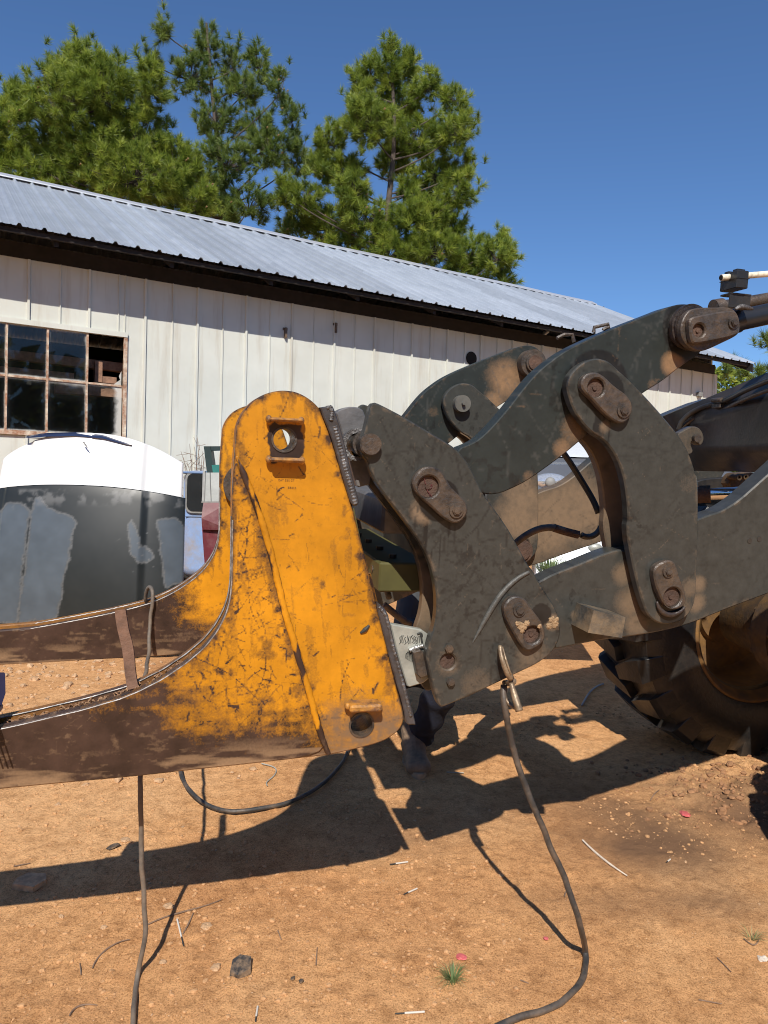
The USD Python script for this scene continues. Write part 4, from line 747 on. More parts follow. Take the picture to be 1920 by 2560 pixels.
b2, b3 = at(*V7([(600, 470)])[0], .16), at(*V7([(1032, 395)])[0], .16); dv2 = b3 - b2
add(cyl_p, 'cylinder_head', cat_([cyl(b2, b2 + dv2 * 4, .019, 24), cyl(b2 - dv2 * .16, b2 + dv2 * .02, .026, 24), cyl(b2 + dv2 * .3, b2 + dv2 * .42, .024, 24)]), STEEL, smooth=30)
sb = str(UsdGeom.Xform.Define(stage, loader + '/level_indicator').GetPath())
s0, s1 = at(*V7([(757, 125)])[0], -.01), at(*V7([(850, 300)])[0], -.01)
hx, hz = s1[0] - s0[0], s0[2] - s1[2]; cx_, cz_ = (s0[0] + s1[0]) / 2, (s0[2] + s1[2]) / 2
add(sb, 'clamp_block', cat_([bx(cx_, .026, cz_, hx, .070, hz, .002), bx(cx_, .010, cz_ + hz / 2 + .002, hx * .7, .018, .008, .001), bx(cx_, .045, cz_ + hz / 2 + .002, hx * .7, .018, .008, .001), bx(cx_, .026, cz_ + .003, hx + .003, .073, .002)]), BLACK)
tz = at(*V7([(858, 205)])[0], .026)[2]; t0 = np.array([cx_ - hx / 2 - .012, .026, tz - .012]); t1 = np.array([cx_ + 1.0, .026, tz + .21])
t1 = at(*V7([(1032, 165)])[0], .026); dt = t1 - np.array([cx_, .026, tz]); t0 = np.array([cx_, .026, tz]) - dt * .40
add(sb, 'indicator_rod', cat_([tube([t0, np.array([cx_, .026, tz]), t1, t1 + dt * 3], .0088, 20, 1), cyl(t0 + dt * .01, t0 - dt * .004, .0060, 16)]), CREAMP, smooth=30)
add(sb, 'rod_end', cyl(t0 - dt * .012, t0 + dt * .02, .0072, 16), simple('bore_black', (.005, .005, .005), .9), smooth=30)
q0, q1 = at(*V7([(708, 330)])[0], 0), at(*V7([(888, 485)])[0], 0)
add(sb, 'bracket', cat_([bx((q0[0] + q1[0]) / 2, .012, (q0[2] + q1[2]) / 2, q1[0] - q0[0], .005, q0[2] - q1[2], .001), bx(q1[0] - .003, .030, (q0[2] + q1[2]) / 2, .005, .042, q0[2] - q1[2], .001), bx((q0[0] + q1[0]) / 2, .03, q0[2] - .002, q1[0] - q0[0], .045, .005, .001)]), BLACK)
add(sb, 'weld_bead', tube([at(*q_, .01) for q_ in V7([(730, 490), (790, 470), (850, 478), (890, 488)])], [.004, .009, .008, .004], 8, 3), WELD, smooth=True)
# small brackets on the levers' top edges
for q_ in ((885, 375), ): 
    p_ = [at(*a_, .07) for a_ in V5([(890, 372), (893, 350), (955, 336), (957, 350), (935, 358), (933, 362)])]; add(bc1, 'pipe_clip', tube(p_, .0055, 6, 1), STEEL)
p_ = [at(*a_, .35) for a_ in V5([(728, 398), (760, 382), (795, 382), (803, 415)])]; add(bc1, 'pipe_clip', tube(p_, .006, 6, 1), STEEL)
# cross beam between the arms
fa = [at(*V7([q_])[0], y_) for q_, y_ in (((60, 1480), .80), ((200, 1605), .74), )] + [at(*V12([(500, 290)])[0], .72), at(*V12([(560, 575)])[0], .80)]
na = [at(*V7([(1032, 1070)])[0], .34), at(*V7([(1032, 1268)])[0], .24), at(*V12([(1659, 312)])[0], .22), at(*V12([(1640, 600)])[0], .34)]
ext = [a + (b - a) * 1.25 for a, b in zip(fa, na)]
xb = str(UsdGeom.Xform.Define(stage, loader + '/boom_crossmember').GetPath())
def loft(A, B, n=14):
    A, B = np.array(A), np.array(B); k = len(A); v = np.vstack([A + (B - A) * t for t in np.linspace(0, 1, n)]); f = []
    for a in range(n - 1):
        for b in range(k): c = (b + 1) % k; f += [(a * k + b, a * k + c, (a + 1) * k + b), (a * k + c, (a + 1) * k + c, (a + 1) * k + b)]
    for b in range(1, k - 1): f += [(0, b + 1, b), ((n - 1) * k, (n - 1) * k + b, (n - 1) * k + b + 1)]
    return trimesh.Trimesh(v, np.array(f)[:, ::-1], process=False)
def section(P):
    t, m_, b, u = P; back = u + (t - m_) * 1.0; back[1] = u[1] + .10; tb = t + [0, .05, -.04]
    fr = [m_ + (b - m_) * s + np.array([0, -.022 * math.sin(math.pi * s), .008 * math.sin(math.pi * s)]) for s in np.linspace(0, 1, 7)]
    return [t] + fr + [u, back, tb]
add(xb, 'beam', loft(section(fa), section(ext)), simple('beam_paint', (.018, .019, .021), .34, var=.4, scale=6, dirt=(.07, .055, .045), dirt_amt=.15, bump=.08, bscale=90), smooth=35)
pp = [(210, 1600), (215, 1560), (250, 1510), (580, 1350), (800, 1250), (1032, 1150), ]; ys = [.70, .70, .69, .52, .36, .20]
pv = [at(*V7([q_])[0], y_ - .02) for q_, y_ in zip(pp, ys)]; pv.append(pv[-1] * 2 - pv[-2])
add(xb, 'hydraulic_pipe', tube(pv, .0095, 14, 4), BLACK, smooth=True)
pv2 = [p + [.012, .02, -.030] for p in pv]; add(xb, 'hydraulic_pipe', tube(pv2, .0075, 12, 4), STEEL, smooth=True)
pc_ = pv[3]; add(xb, 'pipe_clamp', cat_([bx(pc_[0] + .012, pc_[1], pc_[2] - .012, .05, .05, .018, .003), bx(pc_[0] + .03, pc_[1] - .012, pc_[2] + .006, .022, .02, .02, .003), cyl(pc_ + [-.012, -.03, .008], pc_ + [-.012, .02, .008], .008, 12)]), STEEL)
hk = loc(V7([(200, 1640), (240, 1615), (330, 1565), (400, 1580), (440, 1640), (446, 1700), (412, 1756), (370, 1720), (330, 1700), (320, 1740), (352, 1806), (300, 1840), (200, 1800)]), .17); v, f, _ = plate(hk, .17, .20, step=.006); add(loader, 'hook_lug', (v, f), DARK, attrs={'wear': np.zeros(len(v)), 'dust': np.full(len(v), .35), 'line': np.zeros(len(v))})
c = at(*V7([(398, 1680)])[0], .15); add(loader, 'lug_pin', cyl((c[0], .155, c[2]), (c[0], .25, c[2]), .0125, 24), STEEL, smooth=30)
# steering ram, bracket, hoses
r0, r1 = at(*V12([(810, 918)])[0], .62), at(*V12([(1300, 900)])[0], .55); dr = r1 - r0
ram = str(UsdGeom.Xform.Define(stage, loader + '/hydraulic_cylinder_001').GetPath()); _used[(loader, 'hydraulic_cylinder')] = 2
add(ram, 'chrome_rod', cyl(r0 - dr * .2, r0 + dr * 3, .0235, 40), CHROME, smooth=30); add(ram, 'gland', cyl(r0 - dr * 1.2, r0, .034, 32), RUST, smooth=30)
br = loc(V12([(1060, 810), (1120, 630), (1250, 600), (1590, 600), (1620, 850), (1300, 900)]), .75); v, f, _ = plate(br, .75, .80, rounded=1); add(loader, 'frame_bracket', (v, f), AXLE)
for q_ in ((1160, 668), (1258, 658)): c = at(*V12([q_])[0], .73); an = trimesh.creation.annulus(.0065, .0115, .06, sections=20); add(loader, 'pipe_stub', (np.c_[c[0] + an.vertices[:, 0], .74 + an.vertices[:, 2] - .01, c[2] + an.vertices[:, 1]], an.faces), AXLE)
fr_ = loc(V12([(560, 760), (640, 720), (780, 690), (1000, 680), (1100, 660), (1090, 800), (900, 840), (600, 900)]), .95); v, f, _ = plate(fr_, .95, 1.0, rounded=1); add(loader, 'frame_plate', (v, f), BLACK)
hp = [at(*q_, y_) for q_, y_ in zip(V8([(150, 1440), (280, 1310), (450, 1185), (650, 1108), (800, 1103), (1000, 1165), (1120, 1195)]), (.62, .60, .58, .57, .56, .56, .56))]; hs = add(loader, 'hydraulic_hose', tube(hp, .0125, 14, 6), HOSE, smooth=True)
add(hs, 'hose_fitting', cat_([cyl(hp[-2] + (hp[-1] - hp[-2]) * .35, hp[-1] + (hp[-1] - hp[-2]) * .1, .0165, 6), tube([hp[-3], hp[-2], hp[-1]], .0145, 12, 3)]), RUST)
hp = [at(*q_, .56) for q_ in V8([(1180, 1200), (1300, 1225), (1400, 1170), (1450, 1080)])]; add(loader, 'hydraulic_hose', tube(hp, .011, 12, 5), BLACK, smooth=True)
hp = [at(*q_, y_) for q_, y_ in zip(V8([(880, 0), (955, 100), (1200, 480), (1330, 700), (1415, 900)]), (.30, .30, .30, .28, .26))]; add(loader, 'hydraulic_hose', tube(hp, .0098, 12, 4), BLACK, smooth=True)
hp = [at(*q_, y_) for q_, y_ in zip(V11([(250, 960), (330, 1060), (420, 1180), (500, 1300), (540, 1420)]), (.5, .5, .48, .46, .46))]; add(loader, 'hydraulic_hose', tube(hp, .010, 12, 5), HOSE, smooth=True)
hp = [at(*q_, .6) for q_ in V11([(480, 1500), (600, 1600), (720, 1690), (800, 1740)])]; add(loader, 'hydraulic_hose', tube(hp, .012, 12, 4), HOSE, smooth=True)
# wheels
def wheel(yi, sgn, cx=2.742, cz=-.836):
    """front wheel: yi inner face, sgn +1 when its outside faces away from the camera"""
    wh = str(UsdGeom.Xform.Define(stage, path_for(loader, 'front_wheel')).GetPath()); wd = .52
    prof = [(.352, .06), (.375, .035), (.42, .012), (.50, .0), (.57, .012), (.615, .03), (.645, .05), (.655, .12), (.658, .26)]
    prof = prof + [(r, wd - y) for r, y in prof[::-1][1:]] + [(.33, wd - .1), (.33, .1)]
    n = 96; th = np.linspace(0, 2 * np.pi, n, endpoint=False); P_ = np.array(prof); k = len(P_)
    v = np.vstack([np.c_[cx + P_[:, 0] * math.cos(t), yi + sgn * P_[:, 1], cz + P_[:, 0] * math.sin(t)] for t in th]); f = []
    for a in range(n):
        for b in range(k): c, d = ((a + 1) % n) * k, (b + 1) % k; f += [(a * k + b, a * k + d, c + b), (a * k + d, c + d, c + b)]
    body = trimesh.Trimesh(v, np.array(f)[:, ::-int(sgn)], process=False); lugs = []
    for s_ in range(2):
        for q in range(20):
            t0_ = (q + .5 * s_) * 2 * np.pi / 20; pts = []
            for (yy, r0_, r1_, da, wid_) in ((.016, .56, .585, -.005, .095), (.035, .585, .668, .0, .100), (.06, .62, .694, .01, .105), (.17, .64, .702, .05, .085), (.275, .64, .703, .11, .062)):
                Y = yy if s_ == 0 else wd - yy
                for r_ in (r0_, r1_):
                    for e_ in (-1, 1): ww = wid_ * (1.0 if r_ == r0_ else .86); t = t0_ + da + e_ * ww; pts.append((cx + r_ * math.cos(t), yi + sgn * Y, cz + r_ * math.sin(t)))
            pts = np.array(pts); hs_ = [trimesh.convex.convex_hull(pts[a * 4:(a + 2) * 4]) for a in range(4)]
            lugs += hs_
    ty = add(wh, 'tyre', cat_([body]), RUBBER, smooth=35); add(ty if False else wh, 'tread_lugs', cat_(lugs), RUBBER, smooth=25)
    prof = [(.352, .065), (.385, .040), (.388, .028), (.378, .020), (.362, .030), (.345, .07), (.325, .12), (.318, .30), (.30, .33), (.16, .33), (.15, .30), (.0, .30)]
    P_ = np.array(prof); k = len(P_); v = np.vstack([np.c_[cx + P_[:, 0] * math.cos(t), yi + sgn * P_[:, 1], cz + P_[:, 0] * math.sin(t)] for t in th]); f = []
    for a in range(n):
        for b in range(k - 1): c = ((a + 1) % n) * k; f += [(a * k + b, a * k + b + 1, c + b), (a * k + b + 1, c + b + 1, c + b)]
    add(wh, 'rim', trimesh.Trimesh(v, np.array(f)[:, ::-int(sgn)], process=False), RIM, smooth=35)
    return wh
w1 = wheel(1.17, 1)
wc = np.array([2.742, -.836])
def tyre_text(text, r, ang, hgt):
    m_ = meshkit.text_mesh(text, hgt, .0022, bold=True); V_ = m_.vertices; u_ = V_[:, 0] - V_[:, 0].max() / 2
    t = ang - u_ / r; rr = r + V_[:, 1]
    return np.c_[wc[0] + rr * np.cos(t), 1.1845 - V_[:, 2] + .0 * t, wc[1] + rr * np.sin(t)], m_.faces[:, ::-1]
for txt, r_ in (('20.5R25', .622), ('TMM TTS', .590)):
    V_, F_ = tyre_text(txt, r_, math.pi - .32, .022); add(w1, 'raised_lettering', (V_, F_), RUBBER)
w2 = wheel(.595 * 2 - 1.17, -1)
ax = [cyl((2.742, 1.36, -.836), (2.742, .98, -.80), .13, 32, .20), cyl((2.742, 1.02, -.80), (2.742, .92, -.80), .235, 32), cyl((2.742, .92, -.80), (2.742, .30, -.80), .21, 24, .17), cyl((2.742, .30, -.80), (2.742, -.1, -.82), .20, 24, .13)]
for k in range(14): t = k * 2 * math.pi / 14; ax.append(cyl((2.742 + .22 * math.cos(t), 1.035, -.80 + .22 * math.sin(t)), (2.742 + .22 * math.cos(t), .90, -.80 + .22 * math.sin(t)), .012, 6))
add(loader, 'axle_housing', cat_(ax), AXLE, smooth=30)
add(loader, 'axle_mount', cat_([bx(2.86, .86, -.60, .34, .22, .10, .01), bx(2.74, .80, -.70, .05, .05, .18, .006), bx(2.86, .80, -.71, .03, .05, .2, .006), bx(2.9, .84, -.52, .30, .26, .05, .01)]), AXLE)
for (nm, pr, y0, y1) in (('engine_housing', [(5.2, -.75), (5.1, .45), (5.4, .62), (8.2, .5), (8.3, -.7)], -.12, 1.3), ('operator_cab', [(3.95, -.35), (3.8, .5), (4.1, 1.65), (5.3, 1.7), (5.45, -.3)], -.05, 1.2)):
    pr = np.array(pr); v, f, _ = plate(pr, y0, y1, rounded=2, step=.06, bevel=.04); add(loader, nm, (v, f), YEL2)
fr2 = np.array([(3.05, -1.1), (3.0, -.55), (3.25, -.25), (3.5, .35), (3.9, .5), (4.3, .3), (4.6, -.3), (5.0, -.5), (5.0, -1.1)])
for y0 in (.24, .90): v, f, _ = plate(fr2, y0, y0 + .05, rounded=1, step=.04); add(loader, 'front_frame', (v, f), AXLE)

# ------------------------------------------------------------------ things on and round the fork
VC, VB, VG, VH = view(1180, 1580, 7.541), view(0, 1640, 6.145), view(0, 1780, 1.728), view(960, 1780, 1.728)
wp = lambda pix, y: to_world(at(*pix, y))[0]
def W3(m): return trimesh.Trimesh(to_world(m.vertices), m.faces, process=False)
# earth clamp
cl = thing('earth_clamp', 'dusty bronze welding earth clamp biting the lower edge of the dark coupler plate', 'clamp', wp(VC([(740, 900)])[0], -.02))
OFF[cl] = wp(VC([(740, 900)])[0], -.02)
def cw(pts, r, name, mat=BRASS, n=10, sub=5): return add(cl, name, tube([wp(VC([p[:2]])[0], p[2]) for p in pts], r, n, sub), mat, smooth=True)
cw([(530, 262, -.012), (545, 400, -.024), (600, 600, -.034), (680, 780, -.036), (740, 880, -.034)], [.0055, .0065, .008, .0095, .009], 'upper_jaw')
cw([(575, 285, -.016), (640, 520, -.040), (730, 800, -.044)], .0028, 'jaw_rib')
cw([(740, 960, -.03), (790, 1150, -.045), (850, 1350, -.06), (893, 1490, -.068)], [.0065, .0085, .0095, .0105], 'handle')
cw([(600, 930, .04), (620, 1100, .02), (650, 1290, .0), (720, 1370, -.01), (810, 1440, -.03)], [.005, .006, .006, .006, .004], 'lower_lever')
cw([(610, 960, .05), (700, 960, .02), (770, 930, -.03)], [.008, .010, .010], 'pivot')
# cables
def gpt(px, py, dz): q = DS([(px, py)])[0]; return gp(*q, dz)
def yv(px, py, Y): q = DS([(px, py)])[0]; return atY(*q, Y)
pts = [wp(VC([(600, 1000)])[0], .02), wp(VC([(605, 1250)])[0], .005), wp(VC([(660, 1550)])[0], -.005)]
yb = 2.06
for (px, py, t) in ((1105, 1600, .1), (1130, 1690, .25), (1160, 1762, .4), (1200, 1850, .55), (1230, 1930, .7), (1252, 2000, .82)): pts.append(yv(px, py, pts[0][1] + (gpt(1262, 2108, .012)[1] - pts[0][1]) * t))
for (px, py) in ((1265, 2062), (1262, 2108), (1236, 2146), (1190, 2175), (1130, 2195), (1085, 2214), (1030, 2250), (990, 2300)): pts.append(gpt(px, py, .011))
single('welding_cable', tube(pts, .0088, 14, 8, wob=.005), CABLE, 'black welding cable hanging from the earth clamp and curling on the dirt', 'cable', smooth=True)
g0 = gpt(300, 2103, .010)
pts = [wp(V1([(735, 1215)])[0], FW + .08), wp(V1([(738, 1165)])[0], FW + .05), wp(V1([(755, 1142)])[0], FW + .02), wp(V1([(770, 1165)])[0], FW - .012), wp(V1([(762, 1250)])[0], FW - .02), wp(V1([(748, 1400)])[0], FW - .05), wp(V1([(735, 1560)])[0], .72)]
p_lo = wp(DS([(304, 1690)])[0], .24); pts += [wp(DS([(312, 1560)])[0], .42), p_lo]
for (px, py, t) in ((306, 1800, .3), (310, 1900, .58), (313, 1990, .8), (308, 2050, .92)): pts.append(yv(px, py, p_lo[1] + (g0[1] - p_lo[1]) * t))
for (px, py) in ((300, 2103), (293, 2160), (288, 2220), (284, 2300)): pts.append(gpt(px, py, .0085))
single('welding_cable', tube(pts, .0068, 12, 8, wob=.006), CABLE2, 'dusty grey cable draped over the far tine and running down to the dirt at left', 'cable', smooth=True)
pts = [gpt(383, 1640, .02), gpt(392, 1675, .03), gpt(412, 1712, .03)] + [gpt(a, b, .016) for a, b in ((445, 1738), (495, 1752), (550, 1748), (620, 1734), (690, 1698), (730, 1660), (752, 1622), (765, 1570))]
single('welding_cable', tube(pts, .0085, 12, 8, wob=.005), CABLE, 'dark cable looping across the ground beneath the yellow tine', 'cable', smooth=True)
# wooden stick in the channel of the near tine
a, b = at(*V1([(607, 1256)])[0], .10), at(*V1([(672, 1652)])[0], .052); d = (b - a) / np.linalg.norm(b - a); e1 = np.array([d[2], 0, -d[0]]); e2 = np.cross(d, e1)
ns = 16; v = []
for k, t in enumerate(np.linspace(0, 1, ns)):
    for (s1, s2) in ((-1, -1), (1, -1), (1, 1), (-1, 1)): w_ = .0125 + .002 * noise(np.array([[t * 7., s1, s2]]), 3)[0]; v.append(a + (b - a) * t + e1 * (s1 * w_ + .002 * math.sin(t * 9)) + e2 * s2 * .007)
v = np.array(v); f = []
for k in range(ns - 1):
    for q in range(4): r = (q + 1) % 4; f += [(k * 4 + q, k * 4 + r, k * 4 + 4 + q), (k * 4 + r, k * 4 + 4 + r, k * 4 + 4 + q)]
f += [(0, 2, 1), (0, 3, 2), (ns * 4 - 4, ns * 4 - 3, ns * 4 - 2), (ns * 4 - 4, ns * 4 - 2, ns * 4 - 1)]
m = W3(trimesh.Trimesh(v, np.array(f)[:, ::-1], process=False)); single('wooden_stake', m, STICKW, 'short brown wooden stake standing in the channel of the near tine', 'stake')
# brush lying on the near tine at the frame's left edge
br0 = wp(VB([(-60, 760)])[0], .05); brush = thing('hand_brush', 'navy block brush lying on the near tine at the left', 'brush', br0); OFF[brush] = br0
A_b = np.array([at(*q_, y_) for y_ in (.035, .088) for q_ in VB([(-200, 255), (60, 250), (78, 270), (86, 570), (25, 755), (-200, 790)])]); hl = trimesh.convex.convex_hull(A_b); add(brush, 'handle_block', W3(hl), NAVYP)
t0 = at(*VB([(-10, 1020)])[0], .0); hl = bx(t0[0] - .055, -.005, t0[2] + .018, .10, .13, .016, .004); add(brush, 'brush_back', W3(hl), NAVYP)
bs = [tube([(t0[0] - .10 + k * .0105, -.068, t0[2] + .014), (t0[0] - .10 + k * .0105 + .001, -.115, t0[2] + .010)], .0021, 5, 1) for k in range(10)]
add(brush, 'bristles', W3(cat_(bs)), MARK, kind='stuff')

# ------------------------------------------------------------------ the person behind the coupler
def hull_chain(J, bones, edge=.02):
    sph = lambda p, r: m3.Manifold.sphere(r, 20).translate([float(x) for x in p]); parts = [m3.Manifold.batch_hull([sph(*J[a]), sph(*J[b])]) for a, b in bones]
    m = m3.Manifold.batch_boolean(parts, m3.OpType.Add).refine_to_length(edge).to_mesh()
    t = trimesh.Trimesh(m.vert_properties[:, :3], m.tri_verts); trimesh.smoothing.filter_taubin(t, iterations=12); return t
ft = gp(*view(960, 1680, 7.375)([(560, 1930)])[0]); fz = ft[2]
per = thing('person', 'person in navy work trousers and brown boots squatting behind the coupler', 'person', (ft[0], ft[1] + .1, fz)); OFF[per] = np.array([ft[0], ft[1] + .1, fz])
P = lambda x, y, z: (ft[0] + x, ft[1] + y, fz + z)
an, kn, hp_ = P(.035, .23, .12), P(.145, .02, .46), P(.13, .46, .36)
an2, kn2, hp2 = P(-.22, .72, .10), P(-.16, .34, .30), P(-.08, .52, .36)
pel, ch, nk, hd = P(.03, .52, .42), P(.16, .36, .78), P(.24, .27, .98), P(.27, .19, 1.10)
J = {'an': (an, .065), 'kn': (kn, .085), 'hp': (hp_, .105), 'an2': (an2, .06), 'kn2': (kn2, .08), 'hp2': (hp2, .105), 'pel': (pel, .135)}
trou = hull_chain(J, [('an', 'kn'), ('kn', 'hp'), ('an2', 'kn2'), ('kn2', 'hp2'), ('hp', 'pel'), ('hp2', 'pel')])
vv = trou.vertices; vv += trou.vertex_normals * (.010 * (fbm(vv * 14, 3, 2) - .5) + .006 * np.sin(vv[:, 2:3] * 55 + 4 * fbm(vv * 5, 2, 4)[:, None])[:, 0])[:, None]
add(per, 'trousers', trou, NAVY, smooth=True)
sh1, sh2, el1, el2, wr1, wr2 = P(.36, .36, .88), P(.0, .38, .88), P(.50, .18, .66), P(-.06, .10, .66), P(.36, -.03, .62), P(.14, -.06, .62)
J2 = {'pel': (P(.04, .5, .46), .14), 'ch': (ch, .15), 'nk': (nk, .065), 's1': (sh1, .075), 's2': (sh2, .075), 'e1': (el1, .055), 'e2': (el2, .055), 'w1': (wr1, .042), 'w2': (wr2, .042)}
add(per, 'shirt', hull_chain(J2, [('pel', 'ch'), ('ch', 'nk'), ('ch', 's1'), ('ch', 's2'), ('s1', 'e1'), ('e1', 'w1'), ('s2', 'e2'), ('e2', 'w2')]), simple('shirt_cloth', (.05, .055, .06), .9, var=.2))
J3 = {'nk': (nk, .055), 'ja': (P(.275, .14, 1.055), .055), 'hd': (hd, .095), 'cr': (P(.28, .24, 1.15), .09), 'no': (P(.285, .085, 1.09), .014), 'e1': (P(.365, .2, 1.1), .02), 'e2': (P(.185, .2, 1.1), .02)}
for nm, w_, dx in (('a', wr1, -.05), ('b', wr2, .05)):
    w_ = np.array(w_); J3[nm + 'w'] = (w_, .032); J3[nm + 'p'] = (w_ + [dx * .8, -.07, -.01], .034)
    for k in range(4): J3[f'{nm}f{k}'] = (w_ + [dx * .9 + (k - 1.5) * .018, -.12 - .01 * (k in (1, 2)), -.03], .009); J3[f'{nm}g{k}'] = (w_ + [dx * .9 + (k - 1.5) * .018, -.13, -.065], .008)
    J3[nm + 't'] = (w_ + [dx * 1.6, -.08, -.045], .011)
bn = [('nk', 'hd'), ('hd', 'cr'), ('hd', 'ja'), ('no', 'hd'), ('e1', 'hd'), ('e2', 'hd')]
for nm in 'ab': bn += [(nm + 'w', nm + 'p'), (nm + 'p', nm + 't')] + [(nm + 'p', f'{nm}f{k}') for k in range(4)] + [(f'{nm}f{k}', f'{nm}g{k}') for k in range(4)]
add(per, 'body', hull_chain(J3, bn, .012), SKIN, smooth=True)
hc_ = trimesh.creation.icosphere(3); hc_.vertices = hc_.vertices * [.104, .11, .085] + np.array(P(.28, .235, 1.165)); add(per, 'cap', hc_, HAIR, smooth=True)
def boot(px, py, pz, ang, nm=''):
    Jb = {'h': ((0, .10, .05), .046), 'a': ((0, .115, .13), .052), 'm': ((0, .0, .045), .045), 't1': ((-.018, -.10, .036), .034), 't2': ((.018, -.10, .036), .034)}
    b = hull_chain(Jb, [('h', 'a'), ('h', 'm'), ('m', 't1'), ('m', 't2'), ('a', 'm'), ('t1', 't2')], .012); s_, c_ = math.sin(ang), math.cos(ang); R = np.array([[c_, s_, 0], [-s_, c_, 0], [0, 0, 1]])
    b.vertices = (b.vertices * [1.15, 1.1, 1]) @ R + [px, py, pz]; add(per, 'boot', b, BOOT, smooth=True)
    q = np.array([(.05 * math.sin(t) * (1 - .12 * (math.cos(t) > 0)), -.005 - .148 * math.cos(t)) for t in np.linspace(0, 2 * math.pi, 40, endpoint=False)]); q[:, 0] *= 1.06
    so_ = trimesh.creation.extrude_polygon(sg.Polygon(q), .024, engine='earcut'); so_.vertices = (so_.vertices * [1.15, 1.1, 1]) @ R + [px, py, pz + .001]; add(per, 'boot_sole', so_, SOLE)
boot(ft[0] + .01, ft[1] + .13, fz, .08); boot(ft[0] - .24, ft[1] + .68, float(ground_h(ft[0] - .24, ft[1] + .68)), -.2)

# ------------------------------------------------------------------ loose bonnets and vehicles behind
def curved_panel(cx, Y, zb, wb, wt, h, lean, bulge, sag_top, nu=150, nv=140, crease=()):
    U, V = np.meshgrid(np.linspace(-1, 1, nu), np.linspace(0, 1, nv), indexing='ij'); U, V = U.ravel(), V.ravel()
    half = (wb + (wt - wb) * V) / 2; X = U * half; top = h - sag_top * np.abs(U) ** 2.2
    Z = V * top; Dp = -bulge * (1 - U ** 2) * (.55 + .45 * np.sin(V * math.pi * .9)) - .05 * (1 - np.abs(U) ** 8) + lean * Z + .09 * np.clip(V - .93, 0, 1) * 8 * np.clip(V - .93, 0, 1)
    for (cu, w_, a_) in crease: Dp -= a_ * sst(-w_, w_, (U - cu) * np.sign(cu) * -1)
    v = np.c_[cx + X, Y + Dp, zb + Z]; I = np.arange(nu * nv).reshape(nu, nv)
    f = np.vstack([np.c_[I[:-1, :-1].ravel(), I[1:, :-1].ravel(), I[1:, 1:].ravel()], np.c_[I[:-1, :-1].ravel(), I[1:, 1:].ravel(), I[:-1, 1:].ravel()]])
    v2 = v + [0, .018, 0]; n = len(v); e = np.r_[I[:, 0], I[-1, 1:], I[::-1, -1][1:], I[0, ::-1][1:-1]]; k = len(e); i = np.arange(k); j = (i + 1) % k
    f = np.vstack([f, f[:, ::-1] + n, np.c_[e[i], e[i] + n, e[j]], np.c_[e[j], e[i] + n, e[j] + n]])
    return np.vstack([v, v2]), f
YD = 5.15; cD = atY(*V1([(362, 640)])[0], YD); gD = float(ground_h(cD[0], YD))
topD = atY(*V1([(470, 637)])[0], YD + .18)[2]
v, f = curved_panel(cD[0], YD, gD + .01, 1.57, 1.49, topD - gD, .16, .10, .075, crease=((.66, .030, .022), (-.66, .030, .022)))
hd_ = thing('dark_bonnet', 'dark primer car bonnet with peeling grey patches, standing in front of the white one', 'car bonnet', (cD[0], YD, gD)); OFF[hd_] = np.array([cD[0], YD, gD])
def hood_px(v):     # sight-line pixels of the panel's points, to place the paint patches where they are on it
    d = v - C; xr, yu, zf = d @ _R, d @ _U, d @ _fwd; return np.c_[960 + F_PX * xr / zf, 1280 - F_PX * yu / zf]
hpx = hood_px(v); hpx = np.c_[hpx[:, 0] * 2.0114, (hpx[:, 1] - 900) * 2.0114]
jag = 22 * (p2n(hpx / 300, 9, 3) - .5) + 16 * (p2n(hpx / 300, 34, 5, 3) - .5)
pat = [sg.Polygon([(160, 770), (175, 700), (200, 690), (235, 740), (300, 765), (360, 790), (385, 820), (360, 870), (345, 1000), (320, 1090), (305, 1200), (280, 1300), (95, 1320), (105, 1200)]), sg.Polygon([(-300, 800), (0, 760), (40, 720), (110, 720), (155, 760), (140, 800), (85, 1320), (-300, 1320)]),
       sg.Polygon([(645, 830), (660, 810), (690, 870), (705, 930), (760, 960), (775, 990), (740, 1020), (690, 1010), (655, 960)]), sg.Polygon([(790, 805), (880, 800), (925, 830), (960, 1100), (835, 1140)])]
sd = np.max([sdist(p, hpx) for p in pat], axis=0) + jag
rim_ = sst(-9, -2, sd) * sst(7, 1, sd); band = sst(640, 660, hpx[:, 1]) * sst(745, 690, hpx[:, 1] - .00022 * (hpx[:, 0] - 450) ** 2) * sst(.50, .62, p2n(hpx / 300, 6, 8)) * ((hpx[:, 0] > 60))
spots = sst(.70, .74, p2n(hpx / 300, 30, 12, 3)) * sst(90, 30, np.hypot(hpx[:, 0] - 715, hpx[:, 1] - 950) - 60)
blue = strokes(hpx, 7, (390, 640, 690, 760), (2, 40), (3.0, 4.5), np.random.default_rng(8)) * 0
add(hd_, 'bonnet_panel', (v, f), HOOD, smooth=40, attrs=None) if False else None
def add_sm(parent, name, v, f, mat, attrs):
    """smooth-shaded without splitting vertices, so that primvars stay aligned"""
    return add(parent, name, (v, f), mat, smooth=True, attrs=attrs)
add_sm(hd_, 'bonnet_panel', v, f, HOOD, {'wear': np.clip(sst(-5, 9, sd) * (.62 + .75 * (p2n(hpx / 300, 3, 15) - .25)), 0, 1), 'dust': np.clip(.55 * rim_ * (.5 + p2n(hpx / 300, 40, 2, 3)) + .55 * band + .6 * spots, 0, 1), 'line': blue})
YW = 5.75; cW = atY(*V1([(395, 400)])[0], YW); gW = float(ground_h(cW[0], YW)); topW = atY(*V1([(395, 378)])[0], YW + .35)[2]
hw = thing('white_bonnet', 'white car bonnet standing upright behind the dark one', 'car bonnet', (cW[0], YW, gW)); OFF[hw] = np.array([cW[0], YW, gW])
